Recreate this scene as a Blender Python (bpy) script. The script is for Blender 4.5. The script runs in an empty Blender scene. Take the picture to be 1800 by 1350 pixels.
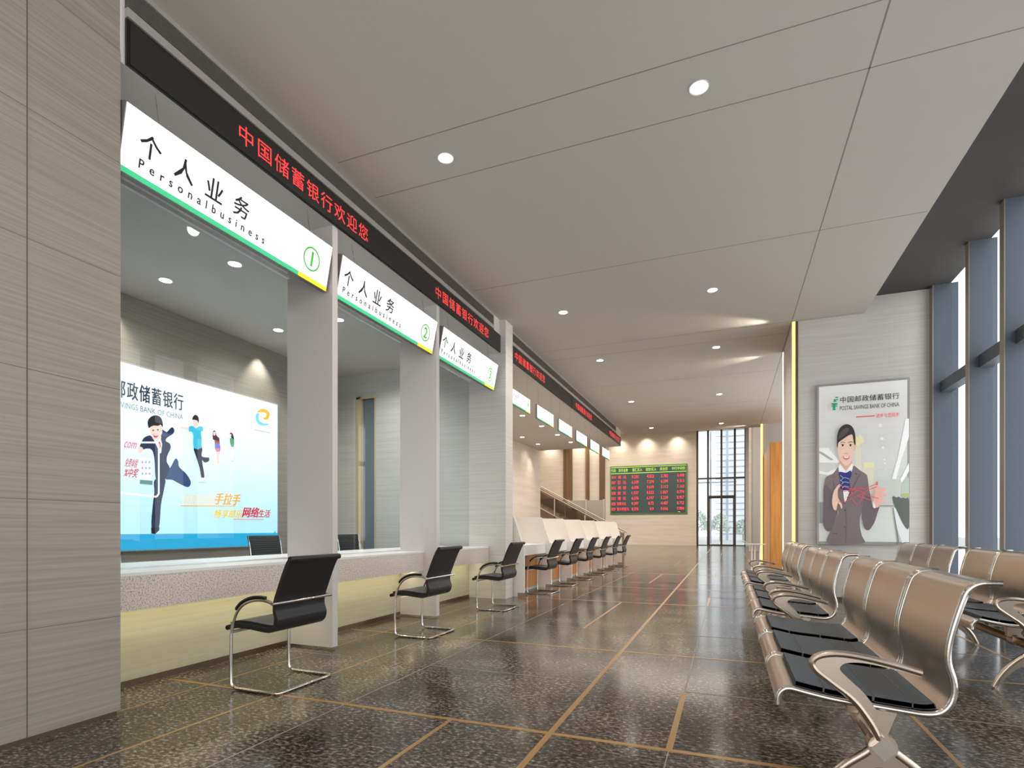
import bpy, bmesh, math, random
from mathutils import Vector, Matrix
from mathutils.geometry import tessellate_polygon
random.seed(4)
SC = bpy.context.scene
COL = SC.collection
PI = math.pi

# ------------------------------------------------------------------ materials
def lin(c):
    c = c / 255.0
    return c / 12.92 if c <= 0.04045 else ((c + 0.055) / 1.055) ** 2.4
def rgb(r, g, b): return (lin(r), lin(g), lin(b), 1.0)
MATS = {}
def new(name):
    m = bpy.data.materials.new(name); m.use_nodes = True
    return m, m.node_tree.nodes, m.node_tree.links, m.node_tree.nodes['Principled BSDF']
def plain(name, col, rough=0.5, metal=0.0, emit=0.0, spec=None, coat=0.0, noise=0.04, nscale=30, base=None):
    """procedural material: a base colour with a slight noise variation"""
    if name in MATS: return MATS[name]
    m, N, L, P = new(name)
    P.inputs['Roughness'].default_value = rough
    P.inputs['Metallic'].default_value = metal
    if spec is not None: P.inputs['Specular IOR Level'].default_value = spec
    if coat: P.inputs['Coat Weight'].default_value = coat; P.inputs['Coat Roughness'].default_value = 0.05
    if noise:
        tc = N.new('ShaderNodeTexCoord'); nz = N.new('ShaderNodeTexNoise'); nz.inputs['Scale'].default_value = nscale
        mx = N.new('ShaderNodeMix'); mx.data_type = 'RGBA'
        mx.inputs[6].default_value = tuple(v * (1 - noise) for v in col[:3]) + (1,)
        mx.inputs[7].default_value = tuple(min(1, v * (1 + noise)) for v in col[:3]) + (1,)
        L.new(tc.outputs['Object'], nz.inputs['Vector']); L.new(nz.outputs['Fac'], mx.inputs[0])
        L.new(mx.outputs[2], P.inputs['Base Color'])
    else:
        P.inputs['Base Color'].default_value = col
    if emit and base is not None:
        for l_ in list(P.inputs['Base Color'].links): L.remove(l_)
        P.inputs['Base Color'].default_value = tuple(v * base for v in col[:3]) + (1,)
    if emit:
        P.inputs['Emission Color'].default_value = col; P.inputs['Emission Strength'].default_value = emit
    MATS[name] = m
    return m
def streaked(name, c0, c1, scale=(1.5, 1.5, 90), rough=0.45, detail=5.0):
    if name in MATS: return MATS[name]
    m, N, L, P = new(name)
    P.inputs['Roughness'].default_value = rough
    tc = N.new('ShaderNodeTexCoord'); mp = N.new('ShaderNodeMapping'); mp.inputs['Scale'].default_value = scale
    nz = N.new('ShaderNodeTexNoise'); nz.inputs['Scale'].default_value = 1.0; nz.inputs['Detail'].default_value = detail
    nz.inputs['Distortion'].default_value = 0.3
    cr = N.new('ShaderNodeValToRGB'); cr.color_ramp.elements[0].position = 0.36; cr.color_ramp.elements[1].position = 0.62
    cr.color_ramp.elements[0].color = c0; cr.color_ramp.elements[1].color = c1
    L.new(tc.outputs['Object'], mp.inputs['Vector']); L.new(mp.outputs[0], nz.inputs['Vector'])
    L.new(nz.outputs['Fac'], cr.inputs[0]); L.new(cr.outputs[0], P.inputs['Base Color'])
    MATS[name] = m
    return m
def granite(name, stops, scale, rough, spec=0.5, stretch=(1, 1, 1), blotch=0.35):
    m, N, L, P = new(name)
    P.inputs['Roughness'].default_value = rough
    P.inputs['Specular IOR Level'].default_value = spec
    tc = N.new('ShaderNodeTexCoord'); mp = N.new('ShaderNodeMapping'); mp.inputs['Scale'].default_value = stretch
    nz = N.new('ShaderNodeTexNoise'); nz.inputs['Scale'].default_value = scale; nz.inputs['Detail'].default_value = 4; nz.inputs['Roughness'].default_value = 0.62
    n2 = N.new('ShaderNodeTexNoise'); n2.inputs['Scale'].default_value = 1.7; n2.inputs['Detail'].default_value = 3
    ad = N.new('ShaderNodeMath'); ad.operation = 'MULTIPLY_ADD'; ad.inputs[1].default_value = blotch; 
    sb = N.new('ShaderNodeMath'); sb.operation = 'SUBTRACT'; sb.inputs[1].default_value = blotch * 0.5
    cr = N.new('ShaderNodeValToRGB')
    while len(cr.color_ramp.elements) < len(stops): cr.color_ramp.elements.new(0.5)
    for e, (p, c) in zip(cr.color_ramp.elements, stops): e.position = p; e.color = c
    L.new(tc.outputs['Object'], mp.inputs['Vector']); L.new(mp.outputs[0], nz.inputs['Vector']); L.new(tc.outputs['Object'], n2.inputs['Vector'])
    L.new(n2.outputs['Fac'], ad.inputs[0]); L.new(nz.outputs['Fac'], ad.inputs[2]); L.new(ad.outputs[0], sb.inputs[0])
    L.new(sb.outputs[0], cr.inputs[0]); L.new(cr.outputs[0], P.inputs['Base Color'])
    MATS[name] = m
    return m
def pane_glass(name, tint, refl=0.5, base=0.04):
    m = bpy.data.materials.new(name); m.use_nodes = True
    N, L = m.node_tree.nodes, m.node_tree.links; N.clear()
    out = N.new('ShaderNodeOutputMaterial'); mx = N.new('ShaderNodeMixShader'); tr = N.new('ShaderNodeBsdfTransparent')
    gl = N.new('ShaderNodeBsdfGlossy'); gl.inputs['Roughness'].default_value = 0.0; tr.inputs[0].default_value = tint
    fr = N.new('ShaderNodeFresnel'); fr.inputs[0].default_value = 1.5
    mu = N.new('ShaderNodeMath'); mu.operation = 'MULTIPLY_ADD'; mu.inputs[1].default_value = refl; mu.inputs[2].default_value = base
    ge = N.new('ShaderNodeNewGeometry'); iv = N.new('ShaderNodeMath'); iv.operation = 'SUBTRACT'; iv.inputs[0].default_value = 1.0
    m2 = N.new('ShaderNodeMath'); m2.operation = 'MULTIPLY'
    L.new(ge.outputs['Backfacing'], iv.inputs[1]); L.new(fr.outputs[0], mu.inputs[0]); L.new(mu.outputs[0], m2.inputs[0]); L.new(iv.outputs[0], m2.inputs[1]); L.new(m2.outputs[0], mx.inputs[0]); L.new(tr.outputs[0], mx.inputs[1]); L.new(gl.outputs[0], mx.inputs[2])
    L.new(mx.outputs[0], out.inputs[0]); MATS[name] = m
    return m

M_CEIL = plain('ceiling paint', rgb(200, 193, 186), 0.85, noise=0.01)
M_SEAM = plain('ceiling joint', rgb(140, 132, 126), 0.9)
M_SOFF = plain('soffit paint', rgb(212, 206, 200), 0.8, noise=0.01)
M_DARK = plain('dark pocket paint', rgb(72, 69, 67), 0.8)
M_VEN = streaked('veneer panel', rgb(150, 140, 128), rgb(163, 154, 143), (1.2, 1.2, 70), 0.5)
M_VEN2 = streaked('pale stripe cladding', rgb(212, 206, 199), rgb(223, 218, 212), (1.0, 1.0, 62), 0.5)
M_WARM = streaked('warm rear cladding', rgb(214, 202, 186), rgb(224, 213, 198), (0.5, 0.5, 6), 0.6)
M_GREY = plain('grey pilaster', rgb(196, 193, 190), 0.5)
M_WHITE = plain('white lacquer', rgb(246, 240, 233), 0.28, noise=0.0)
M_FIN = plain('divider lacquer', rgb(214, 207, 203), 0.25, noise=0.01)
M_BACKLOW = streaked('counter back panel', rgb(184, 178, 154), rgb(192, 187, 163), (1.0, 1.0, 40), 0.45)
M_SKIRT = plain('brushed bronze skirting', rgb(128, 112, 96), 0.32, 1.0)
M_TOP = plain('white stone worktop', rgb(240, 237, 233), 0.4, noise=0.01)
M_ORANGE = streaked('orange wood', rgb(196, 128, 58), rgb(214, 148, 76), (14, 14, 0.8), 0.35)
M_BROWN = streaked('brown fluted panel', rgb(98, 72, 44), rgb(128, 96, 60), (9, 9, 0.1), 0.5, 2.0)
M_LEATHER = plain('black leather', rgb(34, 34, 36), 0.34, spec=0.5, noise=0.15, nscale=200)
M_CHROME = plain('chrome tube', rgb(226, 222, 218), 0.12, 1.0, noise=0.0)
M_STEEL = plain('satin steel sheet', rgb(205, 190, 174), 0.3, 1.0, noise=0.02)
M_STEELT = plain('polished steel edge', rgb(222, 214, 206), 0.16, 1.0, noise=0.0)
M_PAD = plain('charcoal seat pad', rgb(84, 90, 97), 0.6, noise=0.25, nscale=260)
M_BLACK = plain('black glossy', rgb(16, 16, 17), 0.3)
M_LEDFACE = plain('matrix display black', rgb(38, 34, 32), 0.45)
M_RED = plain('red diodes', (1.0, 0.05, 0.05, 1), 0.5, emit=1.0, noise=0.0)
M_FRAMEL = plain('pale metal frame', rgb(182, 176, 170), 0.4, 0.3)
M_GRDARK = plain('grille slot', rgb(30, 29, 28), 0.7)
M_SIGN = plain('backlit acrylic', (1, 1, 1, 1), 0.3, emit=0.92, noise=0.0, base=.25)
M_INK = plain('black ink', rgb(18, 18, 18), 0.6, noise=0)
M_GREENL = plain('green acrylic', rgb(62, 205, 140), 0.4, emit=0.45, noise=0)
M_YELL = plain('yellow acrylic', rgb(245, 232, 20), 0.4, emit=0.5, noise=0)
M_NUMG = plain('bright green ink', rgb(60, 190, 40), 0.4, emit=0.3, noise=0)
M_SIGNEDGE = plain('sign edge', rgb(120, 114, 110), 0.5)
M_LAMP = plain('lamp diffuser', (1.0, 0.97, 0.92, 1), 0.4, emit=9.0, noise=0.0)
M_RING = plain('lamp ring', rgb(230, 228, 224), 0.4)
M_GOLD = plain('brass inlay', rgb(176, 136, 78), 0.3, 0.35)
M_THIN = plain('pale tile joint', rgb(150, 142, 134), 0.4)
M_GLOW = plain('gold light strip', (1.0, 0.76, 0.28, 1), 0.4, emit=1.0, noise=0)
M_GLOW2 = plain('cream light strip', (1.0, 0.93, 0.8, 1), 0.4, emit=1.1, noise=0)
M_MULL = plain('grey blue mullion', rgb(86, 92, 102), 0.5, 0.0)
M_MULLF = plain('taupe mullion cap', rgb(150, 142, 132), 0.4, 0.3)
M_DKFRAME = plain('dark bronze frame', rgb(58, 46, 38), 0.45)
M_PLASTIC = plain('dark mesh fabric', rgb(58, 58, 60), 0.7, noise=0.2, nscale=300)
M_GLASS = pane_glass('clear glazing', (0.97, 0.985, 0.99, 1), 0.6, 0.0)
M_GLASSB = pane_glass('blue counter glazing', (0.91, 0.95, 0.965, 1), 0.42, 0.02)
M_GLASST = pane_glass('smoked balustrade glass', (0.62, 0.56, 0.50, 1), 0.6, 0.04)
M_GRAN = granite('dark granite floor', [(0.34, rgb(26, 22, 19)), (0.46, rgb(68, 60, 52)), (0.55, rgb(102, 92, 81)), (0.70, rgb(172, 160, 145))], 50, 0.15, 0.22, (0.65, 1.0, 1.0), 0.34)
M_COUNTER = granite('beige granite', [(0.30, rgb(136, 118, 108)), (0.42, rgb(200, 184, 172)), (0.52, rgb(231, 218, 208)), (0.75, rgb(240, 230, 222))], 95, 0.2, 0.5, (1, 1, 1), 0.0)
M_TREE = plain('pale foliage', rgb(204, 214, 204), 0.9, noise=0.15, nscale=8)
M_TRUNK = plain('bark', rgb(180, 176, 170), 0.9)
M_FAR = plain('pale facade', rgb(246, 246, 247), 0.7)
M_FARL = plain('grey facade line', rgb(176, 184, 194), 0.6)
M_PAVE = plain('outdoor paving', rgb(196, 194, 190), 0.8)
M_PAPER = plain('white paper', rgb(240, 238, 234), 0.6, noise=0)

# ------------------------------------------------------------------ mesh helpers
class MB:
    def __init__(s): s.v = []; s.f = []; s.mi = []; s.sm = []
    def add(s, vs, fs, mi=0, smooth=False):
        o = len(s.v); s.v += [tuple(p) for p in vs]
        for f in fs: s.f.append([i + o for i in f]); s.mi.append(mi); s.sm.append(smooth)
        return s
    def box(s, x0, y0, z0, x1, y1, z1, mi=0):
        if x0 > x1: x0, x1 = x1, x0
        if y0 > y1: y0, y1 = y1, y0
        if z0 > z1: z0, z1 = z1, z0
        vs = [(x0,y0,z0),(x1,y0,z0),(x1,y1,z0),(x0,y1,z0),(x0,y0,z1),(x1,y0,z1),(x1,y1,z1),(x0,y1,z1)]
        return s.add(vs, [(0,3,2,1),(4,5,6,7),(0,1,5,4),(1,2,6,5),(2,3,7,6),(3,0,4,7)], mi)
    def prism(s, prof, y0, y1, mi=0, smooth=False, axis='y'):
        """profile of (x, z) points extruded along y (or (y, z) along x, (x, y) along z)"""
        n = len(prof)
        def P(a, b, t): return (a, t, b) if axis == 'y' else ((t, a, b) if axis == 'x' else (a, b, t))
        vs = [P(a, b, y0) for a, b in prof] + [P(a, b, y1) for a, b in prof]
        fs = [(i, (i + 1) % n, n + (i + 1) % n, n + i) for i in range(n)]
        s.add(vs, fs, mi, smooth)
        tris = tessellate_polygon([[Vector((a, b, 0)) for a, b in prof]])
        s.add(vs, [tuple(t) for t in tris] + [tuple(n + i for i in reversed(t)) for t in tris], mi, False)
        return s
    def tube(s, pts, r, seg=10, closed=False, mi=0, caps=True, flat=1.0):
        pts = [Vector(p) for p in pts]; n = len(pts)
        rs = r if isinstance(r, (list, tuple)) else [r] * n
        T = []
        for i in range(n):
            a = pts[(i - 1) % n] if (closed or i > 0) else pts[i]
            b = pts[(i + 1) % n] if (closed or i < n - 1) else pts[i]
            T.append((b - a).normalized())
        up = Vector((0, 1, 0)) if abs(T[0].y) < 0.9 else Vector((0, 0, 1))
        nrm = (up - T[0] * up.dot(T[0])).normalized(); rings = []
        vs = []
        for i in range(n):
            nrm = (nrm - T[i] * nrm.dot(T[i])).normalized(); bn = T[i].cross(nrm)
            for k in range(seg):
                a = 2 * PI * k / seg
                vs.append(pts[i] + nrm * math.cos(a) * rs[i] * flat + bn * math.sin(a) * rs[i])
        fs = []
        m = n if closed else n - 1
        for i in range(m):
            j = (i + 1) % n
            for k in range(seg):
                k2 = (k + 1) % seg
                fs.append((i * seg + k, i * seg + k2, j * seg + k2, j * seg + k))
        if caps and not closed:
            fs.append(tuple(reversed(range(seg)))); fs.append(tuple((n - 1) * seg + k for k in range(seg)))
        return s.add(vs, fs, mi, True)
    def cyl(s, x, y, z0, z1, r, seg=24, mi=0, r1=None):
        return s.tube([(x, y, z0), (x, y, z1)], [r, r if r1 is None else r1], seg, mi=mi)
    def sheet(s, prof, th, y0, y1, mi=0, ny=1, bulge=0.0):
        """a curved sheet: (x, z) centreline with a thickness, extruded along y"""
        n = len(prof); up = []; dn = []
        for i in range(n):
            a = prof[max(0, i - 1)]; b = prof[min(n - 1, i + 1)]
            dx, dz = b[0] - a[0], b[1] - a[1]; l = math.hypot(dx, dz) or 1
            t = th if not isinstance(th, (list, tuple)) else th[i]
            nx, nz = -dz / l * t / 2, dx / l * t / 2
            up.append((prof[i][0] + nx, prof[i][1] + nz)); dn.append((prof[i][0] - nx, prof[i][1] - nz))
        return s.prism(up + dn[::-1], y0, y1, mi, True)
    def build(s, name, mats, parent=None, bevel=0.0, loc=None, seg=2, autosmooth=True):
        me = bpy.data.meshes.new(name)
        off = Vector((0, 0, 0))
        if parent is not None and parent.get('_world') is not None: off = Vector(parent['_world'])
        vs = [tuple(Vector(p) - off) for p in s.v] if off.length else s.v
        me.from_pydata(vs, [], s.f)
        if not isinstance(mats, (list, tuple)): mats = [mats]
        for m in mats: me.materials.append(m)
        for p, mi, sm in zip(me.polygons, s.mi, s.sm): p.material_index = mi; p.use_smooth = sm
        bm = bmesh.new(); bm.from_mesh(me); bmesh.ops.recalc_face_normals(bm, faces=bm.faces)
        for e in bm.edges:
            if len(e.link_faces) == 2 and e.calc_face_angle(0) > math.radians(38): e.smooth = False
        bm.to_mesh(me); bm.free()
        o = bpy.data.objects.new(name, me); COL.objects.link(o)
        if parent is not None: o.parent = parent
        if loc: o.location = loc
        if bevel:
            b = o.modifiers.new('bevel', 'BEVEL'); b.width = bevel; b.segments = seg; b.limit_method = 'ANGLE'; b.angle_limit = math.radians(40)
        return o
def smooth_pts(pts, n=6, closed=False):
    out = []; N = len(pts)
    rng = range(N) if closed else range(N - 1)
    for i in rng:
        p0 = pts[(i - 1) % N] if (closed or i > 0) else pts[i]
        p1 = pts[i]; p2 = pts[(i + 1) % N]
        p3 = pts[(i + 2) % N] if (closed or i < N - 2) else pts[(i + 1) % N]
        for k in range(n):
            t = k / n
            out.append(tuple(0.5 * ((2 * b) + (-a + c) * t + (2 * a - 5 * b + 4 * c - d) * t * t + (-a + 3 * b - 3 * c + d) * t ** 3) for a, b, c, d in zip(p0, p1, p2, p3)))
    if not closed: out.append(tuple(pts[-1]))
    return out
def struct(name, mb, mats, bevel=0.0):
    o = mb.build(name, mats, None, bevel); o['kind'] = 'structure'; return o
def thing(name, label, cat, loc=(0, 0, 0), rotz=0, group=None, world=True):
    """an Empty at the base of a thing. world=True: parts are given in world coordinates"""
    o = bpy.data.objects.new(name, None); COL.objects.link(o); o.empty_display_size = 0.1
    o.location = loc; o.rotation_euler = (0, 0, rotz); o['label'] = label; o['category'] = cat
    if group: o['group'] = group
    if world: o['_world'] = tuple(float(v) for v in loc)
    return o
def tag(o, label, cat, group=None):
    o['label'] = label; o['category'] = cat
    if group: o['group'] = group
    return o
def dup(root, loc, label, rotz=None, skip=()):
    r = root.copy(); COL.objects.link(r); r.location = loc; r['label'] = label
    if rotz is not None: r.rotation_euler = (0, 0, rotz)
    for ch in list(root.children):
        if ch.name.split('.')[0] in skip: continue
        c = ch.copy(); COL.objects.link(c); c.parent = r
        for g in list(ch.children):
            d = g.copy(); COL.objects.link(d); d.parent = c
    return r

# ------------------------------------------------------------------ lettering and flat artwork
_tc = {}
def glyphs(body, space=1.0):
    """outline fill of a line of text, scaled to a unit box: returns (verts2d, faces, aspect)"""
    k = (body, space)
    if k in _tc: return _tc[k]
    c = bpy.data.curves.new('t', 'FONT'); c.body = body; c.space_character = space; c.resolution_u = 2
    o = bpy.data.objects.new('t', c); COL.objects.link(o); bpy.context.view_layer.update()
    me = o.to_mesh()
    vs = [(v.co.x, v.co.y) for v in me.vertices]; fs = [tuple(p.vertices) for p in me.polygons]
    o.to_mesh_clear(); bpy.data.objects.remove(o); bpy.data.curves.remove(c)
    x0 = min(v[0] for v in vs); x1 = max(v[0] for v in vs); y0 = min(v[1] for v in vs); y1 = max(v[1] for v in vs)
    vs = [((x - x0) / (x1 - x0), (y - y0) / (y1 - y0)) for x, y in vs]
    _tc[k] = (vs, fs, (x1 - x0) / (y1 - y0)); return _tc[k]
def fade(stops, n, zend):
    """printed vertical colour fade: list of (z_top, z_bottom, rgb) bands"""
    pts = stops + [(zend,) + tuple(stops[-1][1:])]; out = []
    for k in range(n):
        za = pts[0][0] + (zend - pts[0][0]) * k / n; zb = pts[0][0] + (zend - pts[0][0]) * (k + 1) / n; zm = (za + zb) / 2
        for p, q in zip(pts, pts[1:]):
            if p[0] >= zm >= q[0]:
                t = (p[0] - zm) / (p[0] - q[0]); out.append((za, zb, tuple(p[i] + (q[i] - p[i]) * t for i in (1, 2, 3)))); break
    return out
class Art:
    """flat printed / cut shapes on a plane: O + u*U + v*V, layered along the normal"""
    def __init__(s, O, U, V, N, step=0.0005, mapf=None):
        s.O, s.U, s.V, s.N = Vector(O), Vector(U), Vector(V), Vector(N); s.step = step; s.layer = 1
        s.mb = MB(); s.mats = []; s.mapf = mapf
    def mi(s, m):
        if m not in s.mats: s.mats.append(m)
        return s.mats.index(m)
    def P(s, u, v): return s.O + s.U * u + s.V * v + s.N * (s.step * s.layer)
    def poly(s, pts, m, smooth=0, raw=False):
        if smooth: pts = smooth_pts(pts, smooth, True)
        if s.mapf and not raw: pts = [s.mapf(*p) for p in pts]
        tris = tessellate_polygon([[Vector((a, b, 0)) for a, b in pts]])
        s.mb.add([s.P(a, b) for a, b in pts], [tuple(t) for t in tris], s.mi(m)); s.layer += 1
        return s
    def rect(s, u0, v0, u1, v1, m, raw=True): return s.poly([(u0, v0), (u1, v0), (u1, v1), (u0, v1)], m, raw=raw)
    def ell(s, cx, cy, rx, ry, m, raw=False, n=20):
        return s.poly([(cx + rx * math.cos(2 * PI * k / n), cy + ry * math.sin(2 * PI * k / n)) for k in range(n)], m, raw=raw)
    def ring(s, cx, cy, r, w, m, n=40):
        vs = []; fs = []
        for k in range(n):
            a = 2 * PI * k / n
            for q in (r, r - w): vs.append(s.P(cx + q * math.cos(a), cy + q * math.sin(a)))
        for k in range(n): j = (k + 1) % n; fs.append((2 * k, 2 * j, 2 * j + 1, 2 * k + 1))
        s.mb.add(vs, fs, s.mi(m)); s.layer += 1
    def line(s, pts, w, m, raw=False):
        if s.mapf and not raw: pts = [s.mapf(*p) for p in pts]
        for (a, b), (c, d) in zip(pts, pts[1:]):
            dx, dy = c - a, d - b; l = math.hypot(dx, dy) or 1e-6; nx, ny = -dy / l * w / 2, dx / l * w / 2
            s.mb.add([s.P(a + nx, b + ny), s.P(c + nx, d + ny), s.P(c - nx, d - ny), s.P(a - nx, b - ny)], [(0, 1, 2, 3)], s.mi(m))
        s.layer += 1
    def text(s, body, u0, v0, u1, v1, m, space=1.0, shear=0.0, bold=0.0):
        vs, fs, _ = glyphs(body, space)
        offs = [(0, 0)] if not bold else [(0, 0), (bold, 0), (0, bold * .6), (bold, bold * .6)]
        for ox, oy in offs:
            s.mb.add([s.P(u0 + x * (u1 - u0) + shear * y * (v1 - v0) + ox, v0 + y * (v1 - v0) + oy) for x, y in vs], fs, s.mi(m)); s.layer += 0.2
        s.layer += 1
    def build(s, name, parent): return s.mb.build(name, s.mats, parent)

# camera frame: only used to read measurements of flat artwork off the reference, as coordinates on its real plane
H = 1.15; FPX = 965.5; TH = math.atan(380 / FPX); CS, SN = math.cos(TH), math.sin(TH)
def ray(px, py):
    u = (px - 900) / FPX; v = (929.5 - py) / FPX
    return -SN + u * CS, CS + u * SN, v
def onY(px, py, Y):
    a, b, c = ray(px, py); t = Y / b; return a * t, H + c * t      # (X, Z)
def onX(px, py, X):
    a, b, c = ray(px, py); t = X / a; return b * t, H + c * t      # (Y, Z)

# ------------------------------------------------------------------ the setting
ZC = 4.577; ZS = 4.04; ZP = 4.83
struct('floor', MB().box(-14, -3, -0.1, 3.2, 41, 0), M_GRAN)
g = MB()
def strip_y(mb, x, y0, y1, w): mb.box(x - w / 2, y0, -0.004, x + w / 2, y1, 0.0012)
def strip_x(mb, y, x0, x1, w): mb.box(x0, y - w / 2, -0.004, x1, y + w / 2, 0.0016)
t = MB()
strip_y(g, -0.932, -3, 40, .034); strip_y(g, -2.925, -3, 40, .018); strip_y(g, -3.572, -3, 8.3, .014); strip_y(g, 2.3, -3, 10.1, .03)
ys = [-0.5, 2.95, 5.165, 8.64, 10.86, 14.35, 16.57, 20.05, 22.3, 25.75, 28, 31.4, 33.6, 37.1]
for y in ys: strip_x(g, y, -3.98 if y < 8.5 else -3.2, 2.85 if y < 10.1 else 1.0, .034)
for i, (y0, y1) in enumerate(zip(ys, ys[1:])):
    if y1 - y0 < 2.6:
        strip_y(g, -0.287, y0, y0 + (y1 - y0) * .49, .034) if i % 2 == 1 else None
        strip_y(t, -0.287, y0 + (y1 - y0) * .49, y1, .010)
        for a, b in ((-3.98, -2.92), (-2.34, -.94), (-.28, 2.85 if y1 < 10 else 1.0)): strip_x(t, y0 + (y1 - y0) * .497, a, b, .007)
        strip_y(t, -2.335, y0, y1, .008)
        strip_y(g, 1.05 if y1 < 10 else 0.7, y0, y1, .024)
    else:
        strip_y(g, -1.555, y0 + (y1 - y0) * .30, y1, .026)
        strip_x(t, y0 + (y1 - y0) * .30, -2.9, 2.85 if y1 < 10 else 1.0, .007)
        strip_y(t, -2.335, y0, y1, .008); strip_y(t, -0.287, y0, y1, .006); strip_y(g, -0.287, y0, y0 + .01, .03)
        strip_y(t, 0.36, y0, y1, .006)
struct('trim_1', g, M_GOLD); struct('trim_2', t, M_THIN)

# ceiling of the hall with its joints, the pocket along the window wall, the lower soffit over the counters
c = MB(); c.box(-3.4965, -3, ZC, 2.02, 20.28, 5.1, 0)
for y in (-1.75, -1.17, 1.2, 4.19, 4.775, 7.16, 10.13, 10.71, 13.1, 16.1, 16.7, 19.0): c.box(-3.40, y - .0045, ZC - .0006, 2.0, y + .0045, ZC + .01, 1)
c.box(0.972, -3, ZC - .0006, 0.984, 20.2, ZC + .01, 1)
struct('ceiling', c, [M_CEIL, M_SEAM])
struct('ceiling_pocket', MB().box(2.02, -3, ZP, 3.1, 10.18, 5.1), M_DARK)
struct('ceiling_soffit', MB().box(-6.95, 2.278, ZS, -3.50, 19.3, ZS + .06).box(-6.95, -3, ZS, -3.92, 2.278, ZS + .06), M_SOFF)
struct('wall_fascia', MB().box(-3.50, 2.277, ZS, -3.497, 19.24, ZC - .001), M_SOFF)
struct('ceiling_atrium', MB().box(-14, 20.28, 8.0, 3.2, 41, 8.2).box(-14, 20.28, 4.9, 3.2, 20.5, 8.0), M_SOFF)

# left side
w = MB(); w.box(-3.9, -3, 0.03, -3.5, 2.276, ZC)
for z in (.61, 1.31, 2.01, 2.71, 3.41, 4.11): w.box(-3.55, -3, z - .0015, -3.4992, 2.276, z + .0015, 1)
for y in (-2.0, -.1, 1.789): w.box(-3.55, y - .003, .03, -3.4985, y + .003, ZC, 1)
struct('wall_left', w, [M_VEN, plain('panel joint', rgb(110, 100, 92), .8)])
struct('baseboard_left', MB().box(-3.88, -3, 0, -3.512, 2.262, .032), M_SKIRT)
struct('wall_left_return', MB().box(-3.97, -3, 0, -3.9, 2.2, ZC), M_VEN)
w = MB(); w.box(-4.06, 8.33, 0, -3.39, 8.645, ZC)
struct('wall_column', w, M_VEN2)
w = MB(); w.box(-6.9, 8.5, 0, -6.40, 8.645, ZS).box(-6.05, 8.5, 0, -4.06, 8.645, ZS).box(-6.40, 8.5, 3.56, -6.05, 8.645, ZS)
struct('wall_partition', w, M_VEN2)
d = MB(); d.box(-6.46, 8.47, 0, -6.36, 8.66, 3.6).box(-6.46, 8.47, 3.56, -6.02, 8.66, 3.6).box(-6.07, 8.49, 0, -6.04, 8.66, 3.6)
d1 = struct('door_1', d, plain('light wood jamb', rgb(222, 200, 158), .5))
o = MB().box(-6.36, 8.56, 0, -6.07, 8.60, 3.56).build('door_leaf', plain('blue grey door', rgb(122, 134, 146), .4), d1)
MB().tube([(-6.30, 8.55, 1.02), (-6.30, 8.51, 1.02), (-6.22, 8.51, 1.02)], .009, 8).build('door_handle', M_CHROME, o)
struct('wall_back', MB().box(-7.1, -3, 0, -6.9, 19.3, ZS), M_VEN)
struct('wall_desk_side', MB().box(-6.9, 8.9, 0, -6.5, 19.39, ZS), M_WARM)
struct('wall_near', MB().box(-6.9, -3.1, 0, -3.5, -3, ZS), M_VEN)

# right side
struct('wall_right', MB().box(1.0, 10.18, 0, 2.95, 11.88, 5.1), M_VEN2)
struct('baseboard_right', MB().box(1.05, 10.165, 0, 2.95, 10.18, .05), M_SKIRT)
struct('wall_right_far', MB().box(1.0, 19.7, 0, 3.1, 20.5, 8.0), M_GREY)
wf = MB()
for y in (11.95, 13.2, 14.5, 15.8, 17.1, 18.4, 19.62): wf.box(2.9, y - .06, 0, 3.12, y + .06, ZC)
wf.box(2.95, 11.9, 3.2, 3.1, 19.7, 3.34).box(2.95, 11.9, 0, 3.1, 19.7, .1)
o = struct('window_22', wf, M_MULL); MB().box(3.10, 11.9, .1, 3.108, 19.7, ZC).build('pane', M_GLASS, o)  # unseen recess window, added as an opening for the lamp outside it
struct('ceiling_recess', MB().box(2.02, 11.88, ZC, 3.1, 20.28, 5.1), M_CEIL)
struct('trim_3', MB().box(0.985, 10.165, 0.03, 1.035, 10.20, ZC).box(1.03, 10.165, 0.03, 1.075, 10.18, ZC, 1), [M_GLOW, M_SKIRT])
struct('trim_4', MB().box(0.985, 11.84, 0.03, 1.02, 11.90, ZC), M_GLOW2)
struct('trim_5', MB().box(0.985, 19.68, 0.03, 1.05, 19.72, ZC), M_GLOW)

# window wall on the right: deep mullions, panes, transoms
my = [10.1, 8.74, 7.77, 6.80, 5.83, 4.86, 3.89, 2.92, 1.95, .98, .01, -.96, -1.93, -2.9]
for i, (a, b) in enumerate(zip(my[1:], my[:-1])):
    wf = MB(); hw = .055
    wf.box(2.875, a - hw, 0, 3.16, a + hw, ZP, 0); wf.box(2.865, a - hw, 0, 2.876, a + hw, ZP, 1)
    wf.box(2.97, a + hw, 3.20, 3.12, b - hw, 3.36, 0); wf.box(2.97, a + hw, 0, 3.12, b - hw, .10, 0)
    if i == 0: wf.box(2.885, b - hw, 0, 3.19, b + .08, ZP, 0); wf.box(2.872, b - hw, 0, 2.887, b + .08, ZP, 1)
    o = struct('window_%d' % (i + 1), wf, [M_MULL, M_MULLF])
    MB().box(3.10, a + hw, .1, 3.108, b - hw, ZP).build('pane', M_GLASS, o)

# unseen end behind the camera: mullions only, left open to let light in
wf = MB()
for x in (-3.4, -1.8, -.2, 1.4, 2.8): wf.box(x - .05, -3.1, 0, x + .05, -2.95, ZC)
wf.box(-3.4, -3.1, 2.9, 2.8, -3.0, 3.02)
struct('window_20', wf, M_MULL)

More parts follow.
